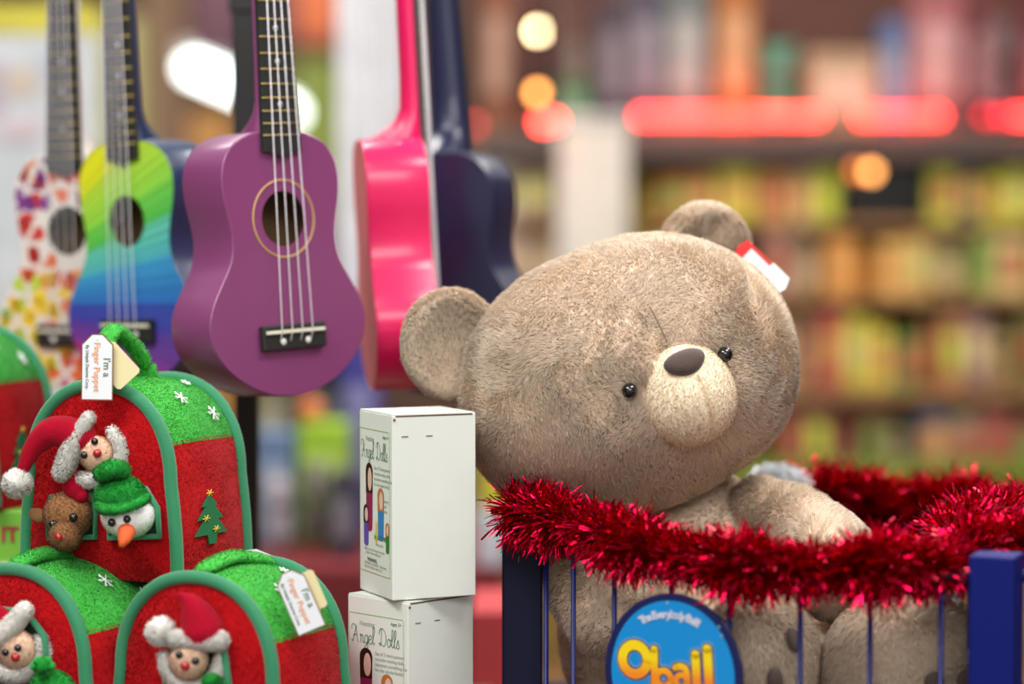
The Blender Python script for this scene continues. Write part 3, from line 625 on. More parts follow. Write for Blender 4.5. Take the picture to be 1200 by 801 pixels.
# the rack they hang from
q = P(289, 400, 2.62); zt = 1.35+.62
rk = thing('ukulele_rack', 'black metal pole rack rising behind the purple ukulele', 'rack', (q[0], q[1], 0))
m_rack = mat('rack_black', (14, 14, 15), .45)
mb = MB(); mb.box((q[0], q[1], zt/2), (.026, .026, zt), bev=.002); mb.build('pole', m_rack, rk)
mb = MB(); mb.box((q[0], q[1], P(289, 6, 2.62)[2]), (.032, .032, .02), bev=.002); mb.build('collar', m_rack, rk)
mb = MB(); mb.lathe((q[0], q[1], 0), [(0, .02), (.17, .02), (.18, 0), (0, 0)], seg=32); mb.build('base', m_rack, rk)
mb = MB(); mb.tube([(q[0]-.36, q[1], zt-.09), (q[0]+.36, q[1], zt-.09)], .009, seg=10); mb.build('cross_bar', m_rack, rk)
for o in [o for o in bpy.data.objects if o.name.split('.')[0] == 'ukulele']:
    h = o.matrix_world @ Vector((0, .01, .19)); 
    for s in (-1, 1):
        hs = o.matrix_world @ Vector((s*.0235, .008, .192)); hf = o.matrix_world @ Vector((s*.0235, -.02, .194))
        mb = MB(); mb.tube(spline([(h.x, q[1], zt-.09), (h.x*.5+hs.x*.5, q[1]*.5+hs.y*.5+.01, zt-.08), tuple(hs), tuple(hf)], 5), .0035, seg=8); mb.build('hanger_arm', m_rack, rk)

# ------------------------------------------------------------------ plush toy houses
m_red = furmat('red_plush', (190, 10, 20), .3, sheen=.1)
m_green = furmat('green_plush', (72, 184, 72), .35, sheen=.12)
m_trim = mat('green_felt_trim', (40, 130, 88), .8, bump=.3, bscale=700, sheen=.3)
m_dark = mat('window_inner_shade', (20, 40, 24), .9)  # shade inside the windows, put into the panel colour
m_flake = mat('white_embroidery', (225, 232, 228), .7); m_tree = mat('tree_felt', (18, 104, 62), .8); m_star = mat('yellow_thread', (220, 190, 60), .6)
HH = .165
def arch(u, W):
    """u in 0..1 from left base over the top to the right base -> (x,z)"""
    zc = HH*.50
    if u < .27: s = u/.27; return (-W/2+.006*s**2, zc*s)
    if u > .73: s = (1-u)/.27; return (W/2-.006*s**2, zc*s)
    a = PI*(u-.27)/.46; c = math.cos(a); sgn = -1 if c > 0 else 1
    return (sgn*(W/2-.006)*abs(c)**.92, zc+(HH-zc)*math.sin(a)**.9)
class House:
    def __init__(s, label, loc, yaw, W=.156, D=.145, squash=0., handle=.048, hv=(.12, .2, .62), tree=True, lean=0.):
        s.W, s.D = W, D; s.R = RZ(yaw) @ RY(lean); s.loc = np.asarray(loc, float)
        s.t = thing('plush_house', label, 'toy', loc, 'red and green plush houses', rot=s.R)
        U = 64; NV = 14
        def surf(u, v, off=0.):
            x, z = arch(u, W); bul = .006*math.sin(PI*v)
            e = 1e-3; xa, za = arch(max(u-e, 0), W); xb, zb = arch(min(u+e, 1), W); n = unit((-(zb-za), 0, xb-xa)); 
            return np.array([x, v*D, z])+n*(bul+off), n
        s.surf = surf
        us = np.linspace(0, 1, U+1); cut = {'l': .33, 'r': .67}
        def patch(name, u0, u1, n, m):
            mb = MB(); uu = np.linspace(u0, u1, n); V = []
            for v in np.linspace(0, 1, NV):
                for u in uu: V.append(surf(u, v)[0])
            T = []
            for i in range(NV-1):
                for k in range(n-1): A = i*n+k; T += [[A, A+1, A+n+1], [A, A+n+1, A+n]]
            V, T = mb.add(V, T); dens = 24000 if name == 'roof' else 11000
            mb.fur(V, T, dens, .0013, .0006, 0, lay=(0, .2, -.3), clump=.0045, seed=3, curl=.7, lift=.8, kc=.4)
            return mb.build(name, m, s.t)
        s.roof = patch('roof', .325, .675, 40, m_green); s.sl = patch('side_wall', 0, .33, 16, m_red); s.sr = patch('side_wall', .67, 1, 16, m_red)
        # front and back cushions
        for name, y, sg in (('front_wall', 0, -1), ('back_wall', D, 1)):
            mb = MB(); V = []; T = []; rings = 10; n = 56; cz = HH*.42
            uu = np.linspace(0, 1, n)
            for r in range(rings+1):
                k = r/rings
                for u in uu:
                    x, z = arch(u, W-.004); V.append((x*k, y+sg*.011*(1-k**2.5), cz+(z-cz)*k))
                for x in np.linspace(1, -1, 10)[1:-1]: V.append(((W-.004)/2*x*k, y+sg*.011*(1-k**2.5), cz-cz*k))
            n2 = n+8
            for r in range(rings):
                for k in range(n2): A = r*n2+k; B = r*n2+(k+1) % n2; T += [[A, B, B+n2], [A, B+n2, A+n2]]
            V, T = mb.add(V, T)
            if sg < 0: mb.fur(V, T, 34000, .0013, .0006, 0, lay=(0, 0, -.4), clump=.0045, seed=5, curl=.7, lift=.8, kc=.4)
            mb.build(name, m_red, s.t)
            mb = MB(); mb.tube([(arch(u, W)[0], y, arch(u, W)[1]+.002) for u in np.linspace(0, 1, 60)], .0058, seg=12, flat=1.0); mb.build('trim', m_trim, s.t)
        mb = MB(); mb.box((0, D/2, .002), (W, D, .006), bev=.002); mb.build('bottom', m_red, s.t)
        # strap handle
        a, b, c = hv; pts = spline([(0, D*a, HH-.002), (-.002, D*(a-.03), HH+handle*.55), (0, D*b, HH+handle), (.003, D*(b*.5+c*.5), HH+handle*.72), (.004, D*c*.95, HH+handle*.3), (.004, D*c, HH-.002)], 6)
        mb = MB(); V, T = mb.tube(pts, .0095, seg=14, flat=.55, updir=(0, -.6, .8)); mb.fur(V, T, 3500, .0022, .0007, 0, clump=.003, seed=8); mb.build('handle', m_green, s.t)
        # snowflakes
        for (u, v, r) in ((.40, .35, .006), (.60, .42, .008), (.635, .72, .008), (.56, .75, .005), (.37, .6, .008)):
            p, n = surf(u, v, .0028); e1 = unit(np.cross(n, (0, 1, 0))); e2 = np.cross(n, e1); mb = MB()
            for k in range(3):
                w = k*PI/3+.3; dv = (e1*math.cos(w)+e2*math.sin(w))*r; mb.tube([p-dv, p, p+dv], .0007, seg=5)
                for sg in (-1, 1):
                    qv = p+dv*sg*.6; mb.tube([qv, qv+(e1*math.cos(w+sg)+e2*math.sin(w+sg))*r*.3*sg], .0005, seg=5)
            mb.build('snowflake', m_flake, s.t)
        # tree applique on the right side
        if tree:
            TP = [(0, .028), (.007, .018), (.004, .018), (.011, .007), (.006, .007), (.014, -.006), (.004, -.006), (.003, -.014), (-.003, -.014), (-.004, -.006), (-.014, -.006), (-.006, .007), (-.011, .007), (-.004, .018), (-.007, .018)]
            def to3(V):
                out = []
                for x, y, z in V:
                    v = .40+x*1.7/D; zz = .043+z; u = 1-.27*(zz/(HH*.5)); p, n = surf(u, v, .003-y); out.append(p)
                return np.array(out)
            mb = MB(); mb.prism(TP, .0012, to3); tr = mb.build('tree_patch', m_tree, s.t, label='dark green fir tree patch')
            for (x, z) in ((-.005, .008), (.003, -.002), (0, .029)):
                mb = MB()
                for k in range(3):
                    w = k*PI/3; mb.tube(to3(np.array([(x-.003*math.cos(w), -.0008, z-.003*math.sin(w)), (x+.003*math.cos(w), -.0008, z+.003*math.sin(w))])), .0005, seg=5)
                mb.build('star', m_star, tr)
    def w(s, x, y, z): return s.loc+s.R@np.array([x, y, z])
    def depth(s, px, py, off=.011):
        """depth where the view ray through the pixel meets the front cushion plane"""
        n = s.R@np.array([0, 1., 0]); p0 = s.w(0, -off, 0); o = np.array([0, 0, CAMZ]); r = P(px, py, 1.)-o
        return ((p0-o)@n)/(r@n)
    def window(s, pts_px):
        d = [s.depth(x, y, .0125) for x, y in pts_px]; pts = [P(x, y, dd) for (x, y), dd in zip(pts_px, d)]
        loc = [np.linalg.inv(s.R)@(p-s.loc) for p in pts]; c = np.mean(loc, 0)
        mb = MB(); mb.tube(loc, .0036, closed=True, seg=8, flat=.7); wf = mb.build('window_frame', m_trim, s.t)
        V = [c]+loc; mb = MB(); mb.add(V, [[0, 1+i, 1+(i+1) % len(loc)] for i in range(len(loc))]); mb.build('window_shade_panel', m_dark, wf)  # flat dark panel in place of a real shaded hole
TABZ = P(230, 702, 2.06)[2]-.1578
RISER = P(200, 677, 2.0)[2]-HH
b0 = P(118, 677, 2.085)
main = House('largest plush house in view, resting on the two lower ones, gift tag on its handle', (b0[0], b0[1], P(118, 677, 2.085)[2]), R_(-25), D=.112)
b1 = P(229, 677, 1.99)
h1 = House('lower right plush house with a tilted gift tag over its roof', (b1[0], b1[1], RISER), R_(-27), W=.162, D=.108, handle=.012, hv=(.2, .5, .95))
b2 = P(16, 672, 2.04)
h2 = House('lower left plush house cut by the left and bottom photo edges', (b2[0], b2[1], RISER), R_(-30), W=.166, D=.125, handle=.010, hv=(.1, .3, .6))
b3 = P(-100, 592, 2.30)
h3 = House('blurred plush house at the left edge behind the largest one', (b3[0], b3[1], P(-52, 592, 2.32)[2]), R_(-16), W=.17, D=.12)
# window frames on the fronts
main.window([(57, 630), (56, 600), (60, 582), (110, 578), (112, 600), (112, 629)])
main.window([(128, 630), (127, 600), (140, 575), (170, 572), (184, 595), (187, 628)])
h1.window([(196, 860), (194, 790), (205, 752), (240, 738), (262, 760), (268, 800), (270, 858)])
h2.window([(-40, 800), (-42, 740), (-10, 712), (30, 716), (52, 745), (58, 798)])

# puppets -----------------------------------------------------------
m_skin = furmat('skin_plush', (246, 212, 186), .25, .1)
m_wfur = furmat('white_fur', (255, 253, 248), .25); m_hat = mat('crimson_velour', (158, 2, 34), .9, noise=.12, nscale=90, bump=.3, bscale=400, sheen=.04, spec=.15)
m_bead = mat('black_bead', (10, 10, 11), .12, coat=.6); m_rbead = mat('red_bead', (170, 18, 24), .2, coat=.6)
m_brown = furmat('brown_plush', (150, 106, 68), .3, .15); m_ghat = furmat('green_velour', (40, 160, 62), .35, .1)
m_orange = mat('orange_felt', (226, 92, 40), .8, bump=.3, bscale=600)
def santa(label, d, c, r, roll, eyes, nose, hat, hatr, pom, pomr, brim, beard, mat_hat=None):
    """all 2D positions are where each piece sits in view; d is the depth of the cushion behind"""
    px = 1/FPX*d; W = lambda p, o=0.: P(p[0], p[1], d-o); Rr = RY(-roll)
    t = thing('finger_puppet', label, 'puppet', W(c, 0), 'finger puppets on the plush houses')
    rr = r*px
    mb = MB(); V, T = mb.ell(W(c, .016), (rr*.92, rr*.62, rr*.95), Rr); mb.fur(V, T, 3500, .0022, .0006, 0, lay=(0, 0, -.8), clump=.004, seed=3, curl=.7, lift=.7, kc=.4); mb.build('face', m_skin, t)
    mb = MB(); V, T = mb.blob([W(p, .011) for p in beard[0]], [q*px for q in beard[1]], seg=16, n=4); mb.fur(V, T, 6500, .0052, .0008, 0, lay=(0, 0, -1.), lift=.9, clump=.0045, seed=2, curl=.7, kc=.5); mb.build('beard', m_wfur, t)
    mb = MB(); V, T = mb.blob([W(p, .02) for p in brim[0]], [q*px for q in brim[1]], seg=16, n=4); mb.fur(V, T, 6500, .0050, .0008, 0, lay=(0, 0, -1.), lift=.9, clump=.0045, seed=4, curl=.7, kc=.5); br = mb.build('hat_brim', m_wfur, t)
    mb = MB(); mb.blob([W(p, .012) for p in hat], [q*px for q in hatr], seg=20, n=5); mb.build('hat', mat_hat or m_hat, t)
    if pom:
        mb = MB(); V, T = mb.ell(W(pom, .014), pomr*px*.8); mb.fur(V, T, 3200, .006, .0008, 0, lay=(0, 0, -1.), lift=.9, clump=.0045, seed=6, curl=.9); mb.build('pompom', m_wfur, t)
    for e in eyes:
        mb = MB(); mb.ell(W(e, .016+rr*.58), (.0032, .0028, .0032), nu=14, nv=10); mb.build('eye', m_bead, t)
    mb = MB(); mb.ell(W(nose, .016+rr*.66), (.0038, .0036, .0038), nu=14, nv=10); mb.build('nose', m_rbead, t)
    return t
dM = main.depth(100, 540)
sn = santa('santa puppet tilted left with a drooping crimson hat, on the largest plush house', dM, (112, 531), 21, R_(45),
      [(111, 517), (98.5, 533)], (114, 531), [(94, 513), (76, 506), (58, 507), (40, 523), (29, 545), (24, 558)], [20, 19, 17, 12, 8, 6], (20, 566), 15,
      ([(104, 490), (95, 503), (86, 519), (79, 537), (72, 553)], [6, 7, 8, 8, 6]), ([(132, 506), (140, 518), (142, 533), (136, 548), (124, 558), (108, 562), (92, 562)], [5, 7, 8, 9, 8, 7, 6]))
mb = MB(); mb.blob([P(84, 558, dM-.006), P(88, 572, dM-.010), P(94, 580, dM-.012)], [.010, .010, .007], seg=16); mb.build('mitten', m_hat, sn)
# reindeer
dR = main.depth(82, 608); Wd = lambda x, y, o: P(x, y, dR-o); px = dR/FPX
t = thing('finger_puppet', 'brown reindeer puppet with red nose in a window of the largest plush house', 'puppet', Wd(82, 610, 0), 'finger puppets on the plush houses')
mb = MB(); V, T = mb.ell(Wd(80, 603, .014), (29*px, 22*px, 27*px)); mb.fur(V, T, 6000, .0016, .0007, 0, clump=.003, seed=2); mb.build('head', m_brown, t)
mb = MB(); V, T = mb.ell(Wd(77, 628, .03), (19*px, 18*px, 17*px)); mb.fur(V, T, 4000, .0015, .0007, 0, clump=.003, seed=3); mb.build('muzzle', m_brown, t)
for (x, y, a) in ((44, 603, .3), (102, 582, -.7)):
    mb = MB(); mb.ell(Wd(x, y, .012), (11*px, 5*px, 8*px), RY(a)); mb.build('ear', m_brown, t)
for (x, y) in ((62, 614), (86, 606)):
    mb = MB(); mb.ell(Wd(x, y, .014+21*px), .0038, nu=14, nv=10); mb.build('eye', m_bead, t)
mb = MB(); mb.ell(Wd(69, 629, .03+17*px), .0035, nu=14, nv=10); mb.build('nose', m_rbead, t)
# snowman
dS = main.depth(150, 600); Wd = lambda x, y, o: P(x, y, dS-o); px = dS/FPX
t = thing('finger_puppet', 'snowman puppet with carrot nose and green hat on the largest plush house', 'puppet', Wd(150, 605, 0), 'finger puppets on the plush houses')
m_snow = furmat('white_plush', (252, 252, 252), .5, .2)
mb = MB(); V, T = mb.ell(Wd(150, 604, .016), (31*px, 28*px, 25*px)); mb.fur(V, T, 5000, .0016, .0007, 0, clump=.004, seed=2); mb.build('head', m_snow, t)
mb = MB()
def hatdef(U, X):
    X = X.copy(); X[:, 0] *= 1-.25*np.clip(U[:, 2], 0, 1); X += .0012*np.stack([noise3(U, 3+k, 2.6) for k in range(3)], 1); return X
V, T = mb.ell(Wd(143, 580, .016), (32*px, 27*px, 24*px), RY(R_(8)), deform=hatdef, nu=32, nv=22)
mb.fur(V, T, 5200, .0028, .0007, 0, clump=.003, seed=7); mb.build('hat', m_ghat, t)
mb = MB(); V, T = mb.tube(spline([Wd(115, 592, .030), Wd(124, 597, .038), Wd(142, 596, .042), Wd(162, 589, .040), Wd(172, 582, .032)], 5), .0038, seg=12); mb.fur(V, T, 1500, .002, .0007, 0, clump=.003, seed=7); mb.build('hat_band', m_ghat, t)
mb = MB(); V, T = mb.blob([Wd(120, 555, .03), Wd(131, 549, .034), Wd(143, 551, .03)], [10*px, 10*px, 9*px], seg=18); mb.fur(V, T, 1800, .0028, .0007, 0, clump=.003, seed=9); mb.build('pompom', m_ghat, t)
for (x, y) in ((131, 612), (149, 608)):
    mb = MB(); mb.ell(Wd(x, y, .016+26*px), .0036, nu=14, nv=10); mb.build('eye', m_bead, t)
mb = MB(); mb.tube([Wd(149, 619, .026), Wd(148, 625, .038), Wd(145, 633, .046), Wd(142, 640, .050)], [.0078, .0068, .0050, .0022], seg=14); mb.build('carrot_nose', m_orange, t)
# lower right santa
d1 = h1.depth(225, 770)
santa('santa puppet with an upright crimson hat on the lower right plush house', d1, (221, 773), 24, 0,
      [(210, 767), (229, 774)], (217, 780), [(236, 738), (232, 724), (224, 708), (213, 698)], [27, 22, 14, 5], (188, 740), 15,
      ([(204, 748), (218, 748), (238, 750), (258, 750)], [7, 8, 9, 8]), ([(192, 768), (196, 784), (208, 799), (228, 806), (248, 798), (258, 780), (260, 766)], [4, 6, 7, 8, 8, 8, 6]))
Wd = lambda x, y, o: P(x, y, d1-o); px = d1/FPX
t = thing('finger_puppet', 'snowman puppet in a green hat below the lower right santa, mostly out of frame', 'puppet', Wd(255, 815, 0), 'finger puppets on the plush houses')
mb = MB(); V, T = mb.ell(Wd(257, 822, .02), (26*px, 22*px, 22*px), deform=hatdef, nu=32, nv=22); mb.fur(V, T, 3500, .0028, .0007, 0, clump=.003, seed=7); mb.build('hat', m_ghat, t)
mb = MB(); V, T = mb.ell(Wd(248, 799, .034), (10*px, 9*px, 8*px)); mb.fur(V, T, 1500, .0028, .0007, 0, clump=.003, seed=9); mb.build('pompom', m_ghat, t)
mb = MB(); mb.ell(Wd(257, 845, .018), (25*px, 20*px, 22*px)); mb.build('head', m_snow, t)
t = thing('finger_puppet', 'brown reindeer puppet top just below the lower right santa beard', 'puppet', Wd(205, 830, 0), 'finger puppets on the plush houses')
mb = MB(); mb.ell(Wd(205, 826, .016), (24*px, 20*px, 24*px)); mb.build('head', m_brown, t)
mb = MB(); mb.ell(Wd(200, 845, .034), (15*px, 15*px, 14*px)); mb.build('muzzle', m_brown, t)
# lower left santa and its neighbour
d2 = h2.depth(20, 760)
santa('santa puppet on the lower left plush house, hat cut by the photo edge', d2, (20, 761), 24, R_(25),
      [(6.5, 764), (21, 759)], (18, 770), [(2, 728), (-14, 722), (-30, 730), (-44, 748)], [16, 16, 12, 7], (-50, 762), 14,
      ([(28, 716), (18, 728), (4, 740), (-10, 752)], [8, 9, 10, 9]), ([(48, 752), (50, 768), (38, 782), (20, 788), (2, 786), (-10, 776)], [8, 10, 10, 9, 8, 6]))
Wd = lambda x, y, o: P(x, y, d2-o); px = d2/FPX
t = thing('finger_puppet', 'snowman puppet in a gathered green hat beside the lower left santa', 'puppet', Wd(58, 815, 0), 'finger puppets on the plush houses')
mb = MB(); V, T = mb.ell(Wd(62, 806, .022), (28*px, 24*px, 20*px), deform=hatdef, nu=32, nv=22); mb.fur(V, T, 3500, .0028, .0007, 0, clump=.003, seed=7); mb.build('hat', m_ghat, t)
mb = MB()
for k in range(6):
    a = k*PI/3; V, T = mb.ell(Wd(50+8*math.cos(a), 780+6*math.sin(a), .04), (7*px, 8*px, 6*px), nu=14, nv=10)
V, T = mb.ell(Wd(50, 780, .042), 9*px, nu=14, nv=10); mb.fur(V, T, 900, .0025, .0007, 0, clump=.003, seed=9); mb.build('pompom', m_ghat, t)
mb = MB(); mb.ell(Wd(62, 832, .02), (26*px, 22*px, 22*px)); mb.build('head', m_snow, t)

# gift tags ----------------------------------------------------------
m_tag = mat('tag_white', (232, 236, 242), .6); m_tagb = mat('tag_brown_border', (128, 88, 60), .6); m_cream = mat('tag_cream', (232, 220, 170), .6)
m_gtxt = mat('green_ink', (60, 110, 60), .7); m_otxt = mat('orange_ink', (226, 150, 90), .7); m_dtxt = mat('grey_ink', (90, 110, 90), .7)
def gift_tag(label, c, d, ang, w, h, back_ang, back_off, tilt=0.):
    px = d/FPX; R = RY(ang)@RZ(tilt); o = P(c[0], c[1], d); w *= px; h *= px
    t = thing('gift_tag', label, 'tag', o); to3 = lambda V: V@R.T+o
    ol = [(-w/2, -h/2), (w/2, -h/2), (w/2, h/2-w*.33), (w*.17, h/2), (-w*.17, h/2), (-w/2, h/2-w*.33)]
    mb = MB(); mb.prism(ol, .0008, to3); card = mb.build('card', m_tagb, t, label='brown bordered card')
    mb = MB(); mb.prism([(x*.94, z*.965) for x, z in ol], 0, lambda V: to3(V-[0, .0003, 0])); mb.build('white_face', m_tag, card)
    for st, sz, xx, mm, z0 in (("I'm a", .0085, w*.20, m_gtxt, 0.), ('Finger Puppet', .0078, -w*.10, m_otxt, 0.), ('By Unipak Designs Corp.', .0037, -w*.36, m_dtxt, 0.)):
        v, T = text2d(st, sz, bold=.00008); sc = min(1, h*.74/(np.ptp(v[:, 0])+1e-9)); v = v*sc
        V = np.column_stack([v[:, 1]+xx, np.full(len(v), -.0006), -v[:, 0]+z0]); mb = MB(); mb.add(to3(V), T, 0, False); mb.build('lettering', mm, card)
    Rb = RY(back_ang); ob = P(c[0]+back_off[0], c[1]+back_off[1], d+.004); bw = w*.95; bh = h*.62; 
    mb = MB(); rc = [(-bw/2+.002, -bh/2), (bw/2-.002, -bh/2), (bw/2, -bh/2+.002), (bw/2, bh/2-.002), (bw/2-.002, bh/2), (-bw/2+.002, bh/2), (-bw/2, bh/2-.002), (-bw/2, -bh/2+.002)]
    mb.prism(rc, .0007, lambda V: V@Rb.T+ob); mb.build('back_card', m_cream, t, label='cream card behind the white one')
    mb = MB(); mb.tube(spline([o+R@np.array([0, -.001, h*.42]), P(c[0]+6, c[1]-30*1.0, d+.012), P(c[0]+14, c[1]-24, d+.02)], 5), .0006, seg=6); mb.build('tie', m_tag, t)
gift_tag("upright white gift tag reading I'm a Finger Puppet on the largest plush house handle", (114, 430), 2.045, R_(1), 37, 78, R_(-42), (22, -2))
gift_tag("tilted white gift tag reading I'm a Finger Puppet on the lower right plush house roof", (351, 704), 1.975, R_(-23), 35, 76, R_(-23), (9, -10))
# care label peeking out by the main house
mb = MB(); qs = [P(262, 672, 2.12), P(320, 668, 2.12), P(322, 652, 2.12), P(300, 643, 2.12), P(285, 645, 2.12)]
c0 = np.mean(qs, 0); mb.add([c0]+qs+[q+np.array([0, .001, 0]) for q in [c0]+qs], [[0, 1+i, 1+(i+1) % 5] for i in range(5)]+[[6, 7+(i+1) % 5, 7+i] for i in range(5)])
cl = tag(mb.build('care_label', m_tag, origin=c0), 'small white printed label sticking out under the largest plush house', 'label')

# riser and table the houses and boxes stand on
TABZ = P(478, 707, 2.06)[2]-.1578
def table():
    x0, x1 = -.75, -.02; y0, y1 = 1.88, 2.52
    t = thing('display_table', 'low display table under the plush houses and white boxes', 'table', ((x0+x1)/2, (y0+y1)/2, 0))
    m = mat('table_red', (120, 20, 28), .5)
    mb = MB(); mb.box(((x0+x1)/2, (y0+y1)/2, TABZ-.0125), (x1-x0, y1-y0, .025), bev=.003); mb.build('tabletop', m, t)
    for x in (x0+.04, x1-.04):
        for y in (y0+.04, y1-.04):
            mb = MB(); mb.box((x, y, (TABZ-.025)/2), (.04, .04, TABZ-.025)); mb.build('leg', m, t)
table()
mb = MB(); mb.box((-.45, 2.1, (TABZ+RISER)/2), (.50, .38, RISER-TABZ), bev=.002); tag(mb.build('riser', mat('riser_dark', (40, 30, 30), .6), origin=np.array([-.45, 2.1, TABZ])), 'flat dark riser under the lower plush houses', 'riser')
# lime package and its stand beneath the upper left house
tz = P(-52, 592, 2.32)[2]
yb = 2.36; xw = .20; xc = gx(-40, yb)
t = thing('game_box', 'lime green box with red letters IT under the blurred plush house', 'box', (xc, yb, TABZ))
mb = MB(); mb.box((xc, yb, (tz+TABZ)/2), (xw, .16, tz-TABZ-.001), bev=.003); mb.build('carton', cm((120, 190, 60)), t)
zz = (gz(672, yb-.08)+TABZ)/2
mb = MB(); mb.box((xc, yb-.081, zz), (xw*.98, .003, gz(648, yb-.08)-TABZ), bev=.0005); mb.build('lower_panel', cm((206, 204, 170)), t)
v, T = text2d('IT', .020, bold=.0006); mb = MB(); q = P(8, 636, (yb-.083)); mb.add(np.column_stack([v[:, 0]+q[0], np.full(len(v), yb-.0815), v[:, 1]+q[2]]), T, 0, False); mb.build('lettering', cm((170, 40, 50)), t)

# ------------------------------------------------------------------ white boxes of nesting dolls
m_card = mat('white_card', (222, 228, 222), .5, noise=.02, nscale=30, spec=.3); m_slot = mat('box_edge_brown', (96, 78, 54), .8)
m_gline = mat('green_dashes', (140, 190, 90), .6); m_gink = mat('dark_green_ink', (70, 120, 84), .6); m_gray = mat('pale_green_ink', (150, 170, 150), .6)
BH, BW = .1578, .0775
CURS = {  # cursive stroke letters, unit height, (advance, strokes)
 'A': (1.0, [[(.0, .12), (.06, .0), (.2, .15), (.42, .7), (.5, 1.0), (.56, .7), (.7, .1), (.82, .0)], [(.02, .75), (.0, .95), (.2, 1.08), (.42, 1.0)], [(.18, .38), (.4, .45), (.66, .4)]]),
 'n': (.52, [[(.0, .45), (.08, .5), (.1, .0)], [(.1, .35), (.25, .5), (.35, .4), (.36, .1), (.46, .0), (.52, .08)]]),
 'g': (.52, [[(.4, .42), (.25, .52), (.06, .36), (.08, .08), (.28, .02), (.4, .2), (.42, .5), (.42, -.15), (.25, -.42), (.05, -.3), (.2, -.1), (.52, .1)]]),
 'e': (.44, [[(.02, .22), (.3, .3), (.32, .48), (.15, .5), (.02, .3), (.08, .04), (.28, .0), (.44, .12)]]),
 'l': (.32, [[(.0, .1), (.2, .6), (.28, .95), (.18, 1.08), (.08, .85), (.08, .15), (.18, .0), (.32, .1)]]),
 'D': (.98, [[(.3, 1.0), (.28, .5), (.22, .08), (.06, .04), (.04, .18), (.3, .1), (.6, .0), (.82, .3), (.78, .75), (.45, 1.05), (.1, .98), (.0, .7)]]),
 'o': (.46, [[(.2, .5), (.04, .38), (.04, .1), (.2, .0), (.36, .14), (.34, .4), (.2, .5), (.3, .42), (.46, .45)]]),
 's': (.4, [[(.0, .1), (.2, .52), (.24, .3), (.34, .12), (.2, -.02), (.04, .05)]]), ' ': (.5, [])}
def cursive(mb, st, x, z, h, width, w, to3, off):
    adv = sum(CURS[c][0] for c in st); k = width/adv
    for c in st:
        for s in CURS[c][1]:
            p = spline([(x+a*k, z+b*h) for a, b in s], 5); ribbon(mb, p, w, to3, 0, off)
        x += CURS[c][0]*k
